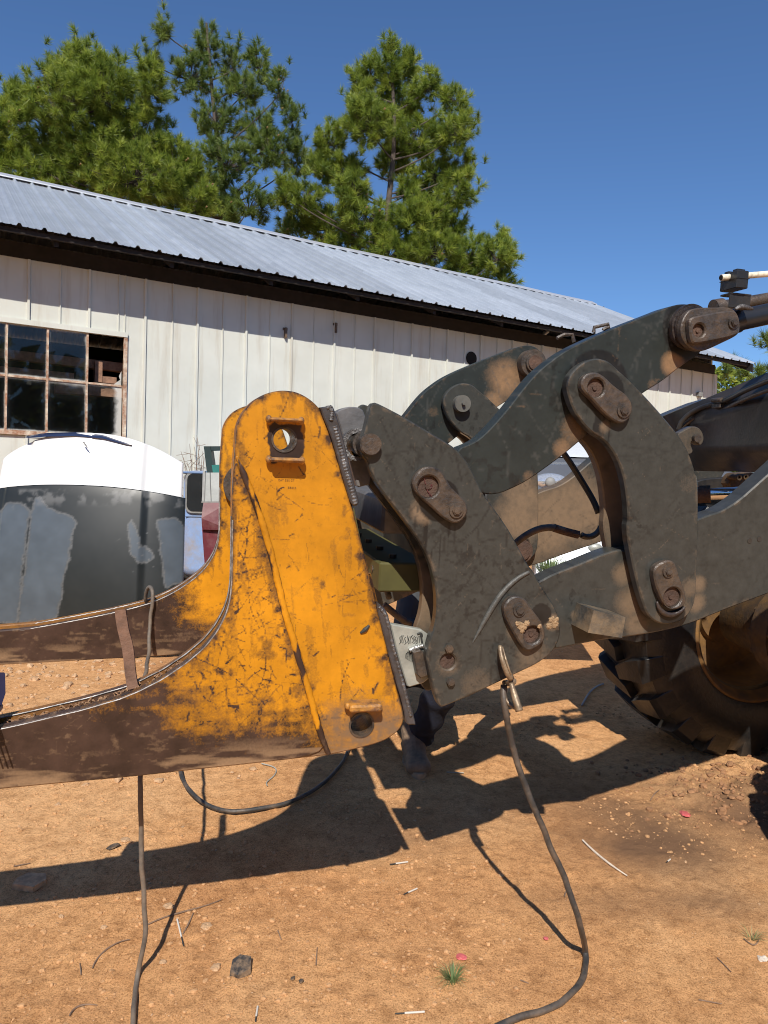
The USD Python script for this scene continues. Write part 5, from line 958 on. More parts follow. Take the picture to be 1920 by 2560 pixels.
v, f = curved_panel(cW[0], YW, gW + .01, 1.60, 1.46, topW - gW, .24, .10, .22, crease=((.62, .03, .030), (-.62, .03, .030), (.05, .025, .009)))
add_sm(hw, 'bonnet_panel', v, f, WHITE, None)
cp_ = []
for sN, dy in ((0, 0), (1, .03)):
    pass
n = 30; th = np.linspace(-1, 1, n); mid_px = V1([(120, 383), (230, 370), (380, 366), (520, 380), (660, 420)]); q = np.array(mid_px); xx = np.linspace(q[0, 0], q[-1, 0], n); yy = np.interp(xx, q[:, 0], q[:, 1])
thk = 9 * np.sqrt(np.clip(1 - th ** 4, 0, 1)) + .6; v = []
for k in range(n):
    for s_, dY in ((-1, .20), (1, .17)): p = atY(xx[k], yy[k] + s_ * thk[k] * .5 + 3, YW + dY); v.append(p)
    v.append(v[-2] + [0, .06, -.0]); v.append(v[-2] + [0, .06, 0])
v = np.array(v); f = []
for k in range(n - 1):
    for a_, b_ in ((0, 1), (1, 3), (3, 2), (2, 0)): f += [(k * 4 + a_, k * 4 + b_, k * 4 + 4 + a_), (k * 4 + b_, k * 4 + 4 + b_, k * 4 + 4 + a_)]
add(hw, 'cowl_strip', (v, np.array(f)), simple('navy_gloss', (.02, .03, .07), .15, var=.1, coat=.5), smooth=40)
pz = atY(*V1([(425, 425)])[0], YW + .10); add(hw, 'washer_nozzle', cat_([tube([pz + [-.012, -.0, .018], pz + [.008, -.005, .0], pz + [.026, -.005, -.026]], [.003, .006, .002], 8, 3), tube([pz + [-.018, .01, .020], pz + [.0, .0, .018]], .004, 6, 1)]), GREYM)

# blue van, maroon door, green frame
vb = atY(*V10([(176, 605)])[0], 7.3); gv = float(ground_h(vb[0], 7.3)); van = thing('blue_van', 'old pale blue van parked against the shed wall, mostly hidden by the fork', 'van', (vb[0] + .7, 8.1, gv)); OFF[van] = np.array([vb[0] + .7, 8.1, gv])
zt = vb[2]
def rbox(x0, x1, y0, y1, z0, z1, r):
    s = [m3.Manifold.sphere(r, 24).translate([a, b, c]) for a in (x0 + r, x1 - r) for b in (y0 + r, y1 - r) for c in (z0 + r, z1 - r)]; q = m3.Manifold.batch_hull(s).to_mesh(); return trimesh.Trimesh(q.vert_properties[:, :3], q.tri_verts)
add(van, 'body', rbox(vb[0], vb[0] + 1.5, 7.3, 8.9, gv + .28, zt, .10), BLUEV, smooth=40)
wa, wb_ = atY(*V10([(262, 650)])[0], 7.29), atY(*V10([(520, 1150)])[0], 7.29)
def rrect(x0, x1, z0, z1, r, y0, y1): p = sg.box(x0 + r, z0 + r, x1 - r, z1 - r).buffer(r, quad_segs=6); e = trimesh.creation.extrude_polygon(p, y1 - y0, engine='earcut'); return np.c_[e.vertices[:, 0], y1 - e.vertices[:, 2], e.vertices[:, 1]], e.faces
V_, F_ = rrect(wa[0] - .02, wb_[0] + .02, wb_[2] - .02, wa[2] + .02, .07, 7.275, 7.305); add(van, 'window_seal', (V_, F_), GREYM); V_, F_ = rrect(wa[0], wb_[0], wb_[2], wa[2], .06, 7.268, 7.28); add(van, 'window', (V_, F_), GLASSD)
add(van, 'roof_gutter', rbox(vb[0] - .015, vb[0] + 1.5, 7.27, 8.9, zt - .035, zt - .012, .011), simple('gutter_paint', (.10, .17, .32), .4, var=.2))
sz = atY(*V10([(300, 1222)])[0], 7.3)[2]; add(van, 'door_seam', bx(vb[0] + .6, 7.299, sz, 1.1, .006, .007), MARK)
for dx in (.25, 1.25): add(van, 'wheel', cat_([cyl((vb[0] + dx, 7.36, gv + .3), (vb[0] + dx, 7.55, gv + .3), .3, 32)]), RUBBER, smooth=30)
a_, b_ = atY(*V10([(455, 625)])[0], 6.7), atY(*V10([(440, 1035)])[0], 6.6); gd = float(ground_h(a_[0], 6.6))
dr_ = thing('maroon_door', 'maroon car door with a dusty grey window, leaning upright beside the blue van', 'car door', (a_[0] + .4, 6.65, gd)); OFF[dr_] = np.array([a_[0] + .4, 6.65, gd])
def slab(p4, t): v = np.array(list(p4) + [p + np.array([0, t, 0]) for p in p4]); return trimesh.convex.convex_hull(v)
D_ = lambda x, y, Y=6.6: atY(*V10([(x, y)])[0], Y)
add(dr_, 'door_skin', cat_([slab([D_(465, 1036), D_(800, 1036), D_(830, 1400, 6.57), D_(440, 1240, 6.55)], .12), slab([D_(440, 1240, 6.55), D_(830, 1400, 6.55), D_(820, 1395, 6.56), D_(450, 1390, 6.57)], .12), slab([D_(448, 1392), D_(820, 1392), D_(800, 2100), D_(500, 2100), D_(455, 1470)], .13)]), MAROON)
add(dr_, 'window_frame', cat_([slab([D_(458, 622, 6.7), D_(490, 618, 6.7), D_(480, 1034), D_(445, 1034)], .04), slab([D_(440, 1018), D_(800, 1018), D_(800, 1038), D_(440, 1038)], .06), slab([D_(545, 640, 6.69), D_(552, 640, 6.69), D_(566, 1018), D_(556, 1018)], .03)]), GREYM)
add(dr_, 'window_glass', slab([D_(488, 640, 6.715), D_(760, 640, 6.715), D_(780, 1020, 6.62), D_(478, 1020, 6.62)], .006), simple('dusty_glass', (.13, .14, .135), .35, var=.35, scale=8))
sl_ = lambda p: slab([D_(*q, 6.95) for q in p], .12)
gfm = thing('leaning_frame', 'dark green metal frame leaning behind the maroon door', 'metal frame', (D_(520, 300, 6.95)[0] + .1, 7.0, gd)); OFF[gfm] = np.array([D_(520, 300, 6.95)[0] + .1, 7.0, gd])
add(gfm, 'post', sl_([(470, 292), (556, 292), (760, 1750), (640, 1750)]), DGREEN); add(gfm, 'rail', slab([D_(556, 292, 6.97), D_(900, 290, 6.97), D_(900, 345, 6.97), D_(565, 350, 6.97)], .06), DGREEN); add(gfm, 'teal_panel', slab([D_(575, 540, 6.93), D_(800, 530, 6.93), D_(900, 1000, 6.93), D_(650, 990, 6.93)], .015), TEAL)
# bare shrub by the wall
def shrub_wire(base, tips, r=.006): return cat_([tube([base + RNG.normal(0, .02, 3) * [1, 1, 0], base + (t - base) * .5 + RNG.normal(0, .05, 3), t], [r, r * .7, r * .25], 5, 4) for t in tips])
sb_ = D_(380, 640, 8.0); gs = float(ground_h(sb_[0], 8.0)); base = np.array([sb_[0], 8.0, gs]); tips = []
for (x_, y_) in ((170, 360), (285, 260), (315, 380), (420, 270), (205, 440), (350, 300), (455, 360), (480, 440), (400, 420), (380, 180), (250, 500), (440, 500), (300, 560)): tips.append(D_(x_, y_, 8.0 + RNG.uniform(-.15, .15)))
m = shrub_wire(base, tips, .008); tw = []
for t in tips:
    for k in range(6): o = t + (base - t) * RNG.uniform(.02, .35); tw.append(tube([o, o + RNG.normal(0, .07, 3) + [0, 0, .03]], .0022, 4, 1))
single('bare_shrub', cat_([m] + tw), TWIG, 'leafless grey shrub against the cream shed wall', 'shrub')
# grey pickup behind the loader
hx_ = atY(*V8([(735, 470)])[0], 6.4); gk = float(ground_h(hx_[0], 6.4)); pk = thing('grey_pickup', 'dark grey pickup nose with a headlamp seen through the gap in the loader arms', 'pickup truck', (hx_[0] + .7, 8.5, gk)); OFF[pk] = np.array([hx_[0] + .7, 8.5, gk])
zz = hx_[2]; X0 = hx_[0] - .20; prof = [(6.30, gk + .35), (6.28, zz - .25), (6.32, zz + .02), (6.5, zz + .16), (7.55, zz + .24), (8.15, zz + .66), (9.6, zz + .68), (9.9, zz + .2), (10.6, zz + .18), (10.62, gk + .4)]
def prism_yz(pr, x0, x1, r=.06):
    p = sg.Polygon(pr).buffer(-r).buffer(r, quad_segs=6); parts = []
    for (ins, xa, xb_) in ((.0, x0 + r, x1 - r), (.03, x0 + r * .3, x1 - r * .3), (.06, x0, x1)):
        e = trimesh.creation.extrude_polygon(p.buffer(-ins), xb_ - xa, engine='earcut'); parts.append(trimesh.Trimesh(np.c_[xa + e.vertices[:, 2], e.vertices[:, 0], e.vertices[:, 1]], e.faces, process=False))
    return cat_(parts)
add(pk, 'body', prism_yz(prof, X0, X0 + 1.85), CARGREY, smooth=30)
for s_ in (0, 1):
    xc = X0 + .20 + s_ * 1.45; e = trimesh.creation.icosphere(3); e.vertices = e.vertices * [.155, .10, .075] + [xc, 6.36, zz + .0]; add(pk, 'headlamp', e, LAMP, smooth=True)
    b = trimesh.creation.icosphere(2); b.vertices = b.vertices * [.045, .03, .045] + [xc - .02, 6.27, zz - .005]; add(pk, 'headlamp_bulb', b, GREYM, smooth=True)
add(pk, 'grille', cat_([bx(X0 + .925, 6.27, zz - .05 - .045 * k, 1.0, .03, .022) for k in range(4)]), CHROME)
add(pk, 'windscreen', slab([np.array(q) for q in ((X0 + .18, 7.60, zz + .29), (X0 + 1.67, 7.60, zz + .29), (X0 + 1.6, 8.10, zz + .64), (X0 + .25, 8.10, zz + .64))], -.01), simple('windscreen_reflection', (.5, .53, .55), .1, var=.1))  # pale colour stands for the reflection on the glass
add(pk, 'bumper', bx(X0 + .92, 6.22, gk + .55, 1.9, .16, .22, .05), CHROME)
for yq in (7.1, 9.9):
    for xq in (X0 + .1, X0 + 1.62): add(pk, 'wheel', cyl((xq - .02, yq, gk + .37), (xq + .25, yq, gk + .37), .37, 32), RUBBER, smooth=30)
# white wing panel and weeds by the far link
K_ = lambda x, y, Y=5.2: atY(*V8([(x, y)])[0], Y)
wpn = thing('white_wing_panel', 'loose white car wing panel with dark holes standing behind the lift arm', 'car panel', (K_(1200, 1500)[0], 5.2, float(ground_h(K_(1200, 1500)[0], 5.2)))); OFF[wpn] = np.array([K_(1200, 1500)[0], 5.2, float(ground_h(K_(1200, 1500)[0], 5.2))])
add(wpn, 'panel', slab([K_(560, 1380), K_(1560, 1180), K_(1560, 1750), K_(1560, 2400, 5.0), K_(540, 2400, 5.0), K_(540, 1800)], .03), simple('panel_white', (.62, .66, .72), .35, var=.05, coat=.2))
for (q, r_) in (((1340, 1425), .030), ((1205, 1535), .016)): c = K_(*q, 5.19); add(wpn, 'panel_hole', cyl(c + [0, .0, 0], c + [0, -.004, 0], r_, 20), MARK)
c = K_(1370, 1380, 5.17); b = trimesh.creation.icosphere(2); b.vertices = b.vertices * [.05, .03, .035] + c; add(wpn, 'crumpled_bracket', b, RAW)
add(wpn, 'lamp_recess', slab([K_(980, 1540, 5.185), K_(1140, 1510, 5.185), K_(1150, 1620, 5.185), K_(985, 1650, 5.185)], .01), simple('recess_grey', (.25, .3, .32), .4))
def blades(base, n, h, spread, w, rng, bend=.5):
    v, f, t = [], [], []
    for k in range(n):
        a = rng.uniform(0, 6.28); l = h * rng.uniform(.5, 1.1); d = np.array([math.cos(a), math.sin(a), 0]); o = base + d * rng.uniform(0, spread * .25) ; s_ = np.array([-d[1], d[0], 0]) * w; tl = rng.uniform(.2, 1)
        for m_, (q, z) in enumerate(((0, 0), (.45 * spread * tl, .6 * l), (spread * tl, l * (1 - bend * tl)))): c = o + d * q + [0, 0, z]; ww = (1, .8, .1)[m_]; v += [c - s_ * ww, c + s_ * ww]; t += [rng.uniform(.1, .9) * .6 + .2 * m_] * 2
        k0 = len(v) - 6; f += [(k0, k0 + 1, k0 + 2), (k0 + 1, k0 + 3, k0 + 2), (k0 + 2, k0 + 3, k0 + 4), (k0 + 3, k0 + 5, k0 + 4)]
    return np.array(v), np.array(f), np.array(t)
wb2 = K_(760, 1750, 5.05); gw2 = K_(760, 1800, 5.05)[2]; V_, F_, T_2 = blades(np.array([wb2[0], 5.05, gw2]), 160, K_(760, 1440, 5.05)[2] - gw2, .20, .003, RNG, .15)
single('weed_clump', (V_, F_), GRASSM, 'green weed clump in front of the white wing panel', 'weed', attrs={'tone': T_2})
wv = atY(*V12([(660, 560)])[0], 13.5); tr = thing('white_trailer', 'white box trailer far behind the loader, beyond the black crossmember', 'trailer', (wv[0], 14.5, .38)); OFF[tr] = np.array([wv[0], 14.5, .38])
add(tr, 'body', bx(wv[0] - .75, 14.5, (.9 + wv[2]) / 2, 1.9, 2.6, wv[2] - .9, .05), WHITE); add(tr, 'side_vent', cat_([bx(wv[0] + .42, 13.25 + .0, wv[2] - .1 - k * .09, .42, .06, .05) for k in range(6)]), BLACK)
for dx in (-1.3, -.1): add(tr, 'wheel', cyl((wv[0] + dx, 13.2, .72), (wv[0] + dx, 13.45, .72), .34, 28), RUBBER, smooth=30)

# ------------------------------------------------------------------ pines
def tufts(C3, AX, rng, nn=78, L=.25, w=.0075):
    """long-needled tufts at the points C3 pointing along AX: triangles, and a tone for each vertex"""
    n = len(C3); ax = AX / np.linalg.norm(AX, axis=1)[:, None]; u = np.cross(ax, rng.normal(size=(n, 3))); u /= np.linalg.norm(u, axis=1)[:, None]; v_ = np.cross(ax, u)
    ph = rng.uniform(0, 2 * np.pi, (n, nn)); el = np.radians(rng.uniform(5, 84, (n, nn))) ; ln = L * rng.uniform(.7, 1.12, (n, nn)) * rng.uniform(.8, 1.2, (n, 1))
    d = np.cos(el)[..., None] * ax[:, None] + np.sin(el)[..., None] * (np.cos(ph)[..., None] * u[:, None] + np.sin(ph)[..., None] * v_[:, None])
    o = C3[:, None] - ax[:, None] * (rng.uniform(0, .16, (n, nn)))[..., None]; tip = o + d * ln[..., None]; tip[..., 2] -= .10 * ln * np.abs(np.sin(el))
    s_ = np.cross(d, rng.normal(size=d.shape)); s_ /= np.linalg.norm(s_, axis=2)[..., None] + 1e-9; s_ *= w
    V_ = np.stack([o - s_, o + s_, tip], 2).reshape(-1, 3)
    b = np.arange(n * nn) * 3; F_ = np.c_[b, b + 1, b + 2]
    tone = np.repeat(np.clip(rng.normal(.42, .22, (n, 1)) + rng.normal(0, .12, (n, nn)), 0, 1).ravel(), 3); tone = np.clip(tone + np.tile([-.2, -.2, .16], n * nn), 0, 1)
    return V_, F_, tone
def pine(name, label, trunk_px, Y, lobes, rng, mat, dens=1.0, deep=1.0, group=None, r0=.2, gap=None, cones=40, tw=.0075, TL=.225):
    """trunk_px: (x, y) of points up the trunk; lobes: (x, y, rx, ry) of the foliage masses, in units of the photograph at 1659 px; each gets its own distance"""
    sc = Y / F_PX * 1920 / 1659.
    top = [yv(a, b, Y) for a, b in trunk_px]; bz = float(ground_h(top[0][0], Y)); tr_ = [np.array([top[0][0], Y, bz - .1])] + top
    root = thing(name, label, 'tree', tr_[0], group=group); OFF[root] = tr_[0]
    R = np.linspace(r0, .035, 40); tp = tube(tr_, R, 12, 8); add(root, 'trunk', tp, BARK, smooth=True)
    P_ = np.array(tr_); s_ = np.r_[0, np.cumsum(np.linalg.norm(np.diff(P_, axis=0), axis=1))]; TS = np.array([[np.interp(t, s_, P_[:, k]) for k in range(3)] for t in np.linspace(0, s_[-1], 200)])
    allc, alla, limbs = [], [], []
    for (x_, y_, rx, ry) in lobes:
        rx, ry = rx * 1.0, ry * 1.0; c = yv(x_, y_ + (24 if name == 'pine_tree' else 0), Y); R3 = np.array([rx * sc, (rx + ry) / 2 * sc * deep, ry * sc]); c = c + [0, rng.normal(0, .55) * deep * .8, 0]
        n = max(4, int(dens * rx * ry * 3.14 / 190)); q = rng.normal(size=(n, 3)); q /= np.linalg.norm(q, axis=1)[:, None]; q *= rng.uniform(.25, 1, (n, 1)) ** .5; pt = c + q * R3
        k = np.argmin(np.linalg.norm(TS - (c - [0, 0, np.hypot(c[0] - P_[-1][0], 0) * .45 + R3[2] * .6]), axis=1)); b = TS[k]
        hub = c - [0, 0, R3[2] * .35]; limbs.append(tube([b, b + (hub - b) * .5 - [0, 0, .12 * np.linalg.norm(hub - b) * .4], hub], [.028, .02, .011], 6, 4))
        for p in pt: limbs.append(tube([hub, hub + (p - hub) * .6 - [0, 0, .05], p], [.011, .008, .005], 4, 1, cap=False))
        ax = (pt - c) / R3 * .8 + [0, -.12, .85] + rng.normal(0, .22, pt.shape); allc.append(pt); alla.append(ax)
        ex_ = pt + rng.normal(0, .16, pt.shape); allc.append(ex_); alla.append(ax + rng.normal(0, .4, ax.shape))
    add(root, 'branches', cat_(limbs), BARK)
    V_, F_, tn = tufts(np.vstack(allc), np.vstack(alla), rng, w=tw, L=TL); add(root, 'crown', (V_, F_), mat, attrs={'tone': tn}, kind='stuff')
    if cones:
        idx = rng.choice(len(np.vstack(allc)), cones); cs = []
        for p in np.vstack(allc)[idx]: cs.append(tube([p + [0, -.12, .02], p + [.03, -.14, .05], p + [.06, -.14, .04]], [.014, .022, .008], 6, 1))
        add(root, 'cones', cat_(cs), CONE, kind='stuff')
    return root
GRP = None
A = [(40, 190, 45, 42), (20, 275, 65, 65), (60, 370, 100, 55), (130, 115, 48, 52), (196, 112, 48, 50), (160, 215, 85, 75), (240, 190, 65, 75), (290, 255, 75, 80), (200, 315, 100, 70), (300, 365, 100, 60), (370, 320, 60, 65), (100, 295, 85, 65), (335, 170, 35, 50), (-70, 330, 80, 110), (395, 400, 75, 45), (-40, 240, 40, 50), (180, 400, 90, 40)]
B = [(330, 98, 24, 40), (368, 68, 22, 28), (445, 62, 34, 44), (500, 95, 30, 40), (556, 100, 26, 52), (415, 140, 50, 45), (520, 170, 42, 40), (470, 230, 55, 45), (560, 250, 42, 40), (610, 185, 24, 40), (590, 310, 48, 48), (634, 240, 24, 34), (500, 340, 65, 48), (425, 400, 75, 45), (540, 420, 55, 40), (640, 300, 34, 48), (610, 470, 26, 34), (470, 440, 60, 40)]
Cc = [(850, 300, 40, 40), (765, 400, 40, 40), (925, 400, 42, 40), (880, 380, 30, 30), (845, 480, 55, 30), (845, 85, 20, 24), (800, 118, 28, 36), (840, 128, 30, 36), (882, 104, 28, 34), (770, 150, 20, 26), (925, 160, 30, 34), (980, 195, 34, 28), (860, 185, 62, 40), (790, 215, 42, 34), (716, 275, 36, 36), (690, 325, 34, 42), (800, 270, 62, 46), (900, 262, 70, 46), (978, 272, 38, 42), (1010, 245, 16, 24), (655, 395, 50, 36), (745, 345, 52, 40), (945, 335, 60, 40), (990, 385, 38, 42), (1014, 325, 16, 26), (700, 435, 60, 40), (790, 450, 62, 36), (905, 445, 66, 40), (980, 445, 42, 38), (740, 500, 60, 38), (840, 520, 80, 38), (940, 515, 70, 42), (1018, 515, 50, 42), (1070, 535, 40, 40), (1088, 490, 18, 28), (1088, 585, 32, 26), (1000, 572, 60, 34), (640, 425, 34, 34), (618, 390, 24, 32)]
pine('pine_tree', 'broad dense bright green pine at the left, behind the shed roof', [(215, 480), (215, 330), (225, 200), (215, 110)], 20.0, A, np.random.default_rng(1), NEED, 1.6)
pine('pine_tree', 'thin darker pine with open branches between the two fuller pines', [(490, 560), (480, 400), (465, 260), (452, 130), (446, 50)], 22.5, B, np.random.default_rng(2), NEED2, 1.2, .9)
pine('pine_tree', 'tapering pine at the centre with its trunk showing in a gap', [(835, 620), (838, 450), (850, 330), (850, 220), (845, 110)], 22.0, Cc, np.random.default_rng(3), NEED, 1.9, .85)
pine('young_pine', 'small pine at the right edge reaching past the shed roof end', [(1700, 950), (1695, 860), (1690, 760)], 17.0, [(1600, 806, 18, 12), (1574, 785, 9, 14), (1628, 806, 16, 10), (1655, 745, 14, 22), (1668, 795, 14, 22), (1690, 850, 30, 40), (1700, 760, 20, 40)], np.random.default_rng(4), NEED2, 1.2, .8, r0=.09, cones=0)
def shrub(name, label, px, py, Y, r, seed):
    c = yv(px, py, Y); rg = np.random.default_rng(seed); gz_ = float(ground_h(c[0], Y)); root = thing(name, label, 'shrub', (c[0], Y, gz_)); OFF[root] = np.array([c[0], Y, gz_])
    q = rg.normal(size=(900, 3)); q /= np.linalg.norm(q, axis=1)[:, None]; pt = c + q * r * (.75 + .35 * fbm(q * 2.2 + seed, 3, seed))[:, None] * rg.uniform(.6, 1, (900, 1)) * [1, .8, 1]
    s_ = .13; d = rg.normal(size=(900, 3)); d /= np.linalg.norm(d, axis=1)[:, None]; e_ = np.cross(d, rg.normal(size=(900, 3))); V_ = np.stack([pt, pt + d * s_ + e_ * .05, pt + d * s_ * 2, pt + d * s_ - e_ * .05], 1).reshape(-1, 3); b = np.arange(900) * 4
    add(root, 'foliage', (V_, np.vstack([np.c_[b, b + 1, b + 2], np.c_[b, b + 2, b + 3]])), NEED, attrs={'tone': np.repeat(rg.uniform(0, .8, 900), 4)}, kind='stuff')
    add(root, 'stem', tube([(c[0], Y, gz_), (c[0] + .05, Y, c[2] - r * .5), tuple(c)], [.08, .05, .02], 8, 3), BARK)
# the row of trees across the yard, behind the photographer, that the shed's panes mirror
rg = np.random.default_rng(31); n = 9000; X = rg.uniform(-45, 45, n); top = 6.5 + 3.5 * fbm(np.c_[X * .22, X * 0, X * 0], 3, 3); Z = .3 + (top - .3) * rg.uniform(0, 1, n) ** .8; Yt = -24 + 3.2 * rg.normal(size=n) * .5 + .02 * X * X * .3
d = rg.normal(size=(n, 3)); d /= np.linalg.norm(d, axis=1)[:, None]; e_ = np.cross(d, rg.normal(size=(n, 3))); pt = np.c_[X, Yt, Z]; b = np.arange(n) * 4
single('tree_belt', (np.stack([pt, pt + d * .5 + e_ * .35, pt + d, pt + d * .5 - e_ * .35], 1).reshape(-1, 3), np.vstack([np.c_[b, b + 1, b + 2], np.c_[b, b + 2, b + 3]])), NEED2, 'belt of dark trees across the yard, mirrored in the shed panes', 'trees', kind='stuff', attrs={'tone': np.repeat(rg.uniform(0, .7, n), 4)})
shrub('round_tree', 'round leafy tree beyond the right end of the shed', 1568, 840, 30.0, .95, 3)
shrub('leafy_shrub', 'bright leafy shrub low behind the loader crossmember', 1550, 1022, 24.0, .9, 5)

# ------------------------------------------------------------------ loose things on the dirt
def pebble(c, r, rng, sub=1, flat=.6):
    s_ = trimesh.creation.icosphere(sub); d = s_.vertices; sc = r * rng.uniform(.7, 1.3, 3) * [1, 1, flat]; v = d * (1 + 1.1 * (fbm(d * 1.5 + rng.uniform(0, 50), 3, 1)[:, None] - .5)) * sc
    a = rng.uniform(0, 6.3); R = np.array([[math.cos(a), math.sin(a), 0], [-math.sin(a), math.cos(a), 0], [0, 0, 1]]); return v @ R + c, s_.faces
def scatter(n, region, rr, name, mat, label, cat, seed, flat=.6, clump=None):
    rg = np.random.default_rng(seed); V_, F_, k = [], [], 0; x0, x1, y0, y1 = region; c_ = 0
    while c_ < n:
        X, Y = rg.uniform(x0, x1), rg.uniform(y0, y1)
        if clump is not None and fbm(np.array([[X * clump, Y * clump, 2.]]), 3, seed)[0] < .5: continue
        r = rr[0] * (rr[1] / rr[0]) ** (rg.random() ** 2.6); z = gz_at(X, Y) + r * .12
        v, f = pebble(np.array([X, Y, z]), r, rg, 1 if r > .0035 else 0, flat); V_.append(v); F_.append(f + k); k += len(v); c_ += 1
    return single(name, (np.vstack(V_), np.vstack(F_)), mat, label, cat, kind='stuff')
scatter(900, (-1.7, 2.6, 1.8, 6.0), (.0014, .0065), 'gravel', ROCK, 'small pale pebbles scattered over the whole dirt yard', 'gravel', 3)
scatter(9000, (-1.5, 2.2, 1.8, 4.4), (.0012, .0085), 'dirt_clods', CLODM, 'loose crumbs and clods of reddish dirt in patches', 'dirt', 4, .7, 1.6)
scatter(700, (-3.2, -.6, 3.2, 5.0), (.008, .03), 'rubble', ROCK, 'pale stony rubble lying between the fork and the bonnets', 'rubble', 6, .7)
rg = np.random.default_rng(9); V_, F_, k = [], [], 0
for q in range(900):
    r = .003 * (5.5 ** (rg.random() ** 2.4)); X, Y = MUD[0] + .22 + rg.normal(0, .30), MUD[1] + .10 + rg.normal(0, .17); v, f = pebble(np.array([X, Y, gz_at(X, Y) + r * .2]), r, rg, 1, .75); V_.append(v); F_.append(f + k); k += len(v)
single('churned_soil', (np.vstack(V_), np.vstack(F_)), simple('damp_clod', (.30, .155, .075), .95, var=.35, scale=30, bump=.5, bscale=120), 'churned lumpy soil heaped beside the big tyre', 'soil', kind='stuff')
def stone(px, r, mat, name, label, cat, seed, flat=.6, vw=VG):
    p = gp(*vw([px])[0]); rg = np.random.default_rng(seed); v, f = pebble(np.array([p[0], p[1], gz_at(p[0], p[1]) + r * flat * .25]), r, rg, 3, flat); single(name, (v, f), mat, label, cat, smooth=20)
for k, (px, r, lb_) in enumerate((((250, 398), .013, 'rounded pebble on the sunlit dirt left of the dusty cable'), ((370, 313), .012, 'small brown stone just below the lower edge of the tine'), ((730, 845), .019, 'pale stone lying across the thin cable shadow'), ((540, 556), .014, 'round stone inside the long fork shadow'), ((930, 1107), .014, 'whitish pebble left of the dark scrap'), ((450, 930), .012, 'small tan stone left of the dusty cable in the sun'), ((890, 930), .017, 'flat tan stone right of the pale stick'), ((1095, 245), .016, 'tan stone under the yellow tine beside the bent wire'), ((820, 138), .015, 'stone close behind the tine edge near the cable loop'), ((265, 885), .010, 'tiny round brown pebble alone at left'), ((705, 1078), .011, 'little stone near where the cable meets its shadow'))):
    stone(px, r, ROCK, 'stone', lb_, 'stone', 20 + k)
stone((1637, 1070), .017, PALE, 'shell', 'whitish shell-like stone at the right edge of the dirt', 'stone', 44, .5, VH)
p = gp(*VG([(130, 745)])[0]); po = np.array([(-.045, -.03), (.03, -.042), (.05, .01), (.03, .05), (-.03, .045), (-.05, .012)]); e = trimesh.creation.extrude_polygon(sg.Polygon(po), .018, engine='earcut'); e = e.subdivide().subdivide(); e.vertices += .006 * (fbm(e.vertices * 40, 3, 2)[:, None] - .5); e.vertices += [p[0], p[1], gz_at(p[0], p[1]) - .002]; single('flat_stone', e, ROCK, 'flat angular stone half in the fork shadow at the left edge', 'stone')
p = gp(*VG([(1045, 1120)])[0]); po = np.array([(-.03, -.022), (-.005, -.032), (.028, -.012), (.022, .024), (-.012, .026), (-.03, .01)]); e = trimesh.creation.extrude_polygon(sg.Polygon(po), .014, engine='earcut').subdivide().subdivide(); e.vertices += .004 * (fbm(e.vertices * 60, 3, 2)[:, None] - .5); e.vertices[:, 2] += .4 * e.vertices[:, 1]; e.vertices += [p[0], p[1], gz_at(p[0], p[1]) + .006]; single('rubber_scrap', e, BLACKP, 'black rubber scrap lying on the sunlit dirt', 'scrap')
for (px, lb_, vw) in (((1265, 1160), 'tiny black chip left of a second chip below the rubber scrap', VG), ((1300, 1175), 'tiny black chip right of the other chip below the rubber scrap', VG), ((490, 585), 'flat dark sheet metal bit in the fork shadow', VG)):
    p = gp(*vw([px])[0]); r_ = .026 if px[0] == 490 else .008; po = circle((0, 0), r_, 7) * RNG.uniform(.6, 1.1, (7, 1)); e = trimesh.creation.extrude_polygon(sg.Polygon(po).buffer(0), .004, engine='earcut'); e.vertices[:, 2] += .3 * e.vertices[:, 0]; e.vertices += [p[0], p[1], gz_at(p[0], p[1]) + .004]; single('metal_chip', e, BLACKP, lb_, 'scrap')
def rod(a, b, r, name, label, cat, mats, vw, dark_end=True):
    A_r, B_r = gp(*vw([a])[0]), gp(*vw([b])[0])
    for P_r in (A_r, B_r): P_r[2] = gz_at(P_r[0], P_r[1]) + r + .003
    root = thing(name, label, cat, (A_r + B_r) / 2); OFF[root] = (A_r + B_r) / 2; c = A_r + (B_r - A_r) * .68
    add(root, 'flux_coating', tube([A_r, c], r, 8, 1), mats[0], smooth=30); add(root, 'bare_tip', tube([c, B_r], r * .72, 8, 1), mats[1], smooth=30)
FLUX = simple('white_flux', (.58, .54, .47), .7, var=.1)
for (a, b, lb_, vw) in (((103, 655), (25, 668), 'short white electrode stub at the centre, nearest the fork shadow', VH), ((143, 767), (85, 797), 'short white electrode stub lying between the fork shadow and the grass tuft', VH), ((175, 1305), (48, 1313), 'white electrode stub at the bottom below the grass tuft', VH), ((1237, 645), (1220, 660), 'tiny white electrode stub right of the long rod', VH), ((765, 905), (793, 1018), 'white electrode stub right of the dusty cable', VG), ((1113, 1278), (1103, 1345), 'white electrode stub at the bottom left of the grass tuft', VG)): rod(a, b, .0026, 'electrode_stub', lb_, 'electrode stub', (FLUX, MARK), vw)
def lying(pts, r, name, label, cat, mat, vw, lift=.004):
    q = [gp(*vw([p])[0]) for p in pts]
    for p in q: p[2] = gz_at(p[0], p[1]) + lift
    single(name, tube(q, r, 7, 5), mat, label, cat, smooth=True)
lying([(858, 560), (900, 598), (960, 650), (1050, 715)], [.0035, .0045, .0042, .0025], 'pale_stick', 'long straight pale stick lying right of the black cable', 'stick', PALE, VH, .006)
lying([(1130, 225), (1160, 232), (1186, 243), (1175, 285), (1157, 300), (1155, 322)], .0028, 'bent_wire', 'bent grey wire on the dirt under the yellow tine', 'wire', RAW, VG, .006)
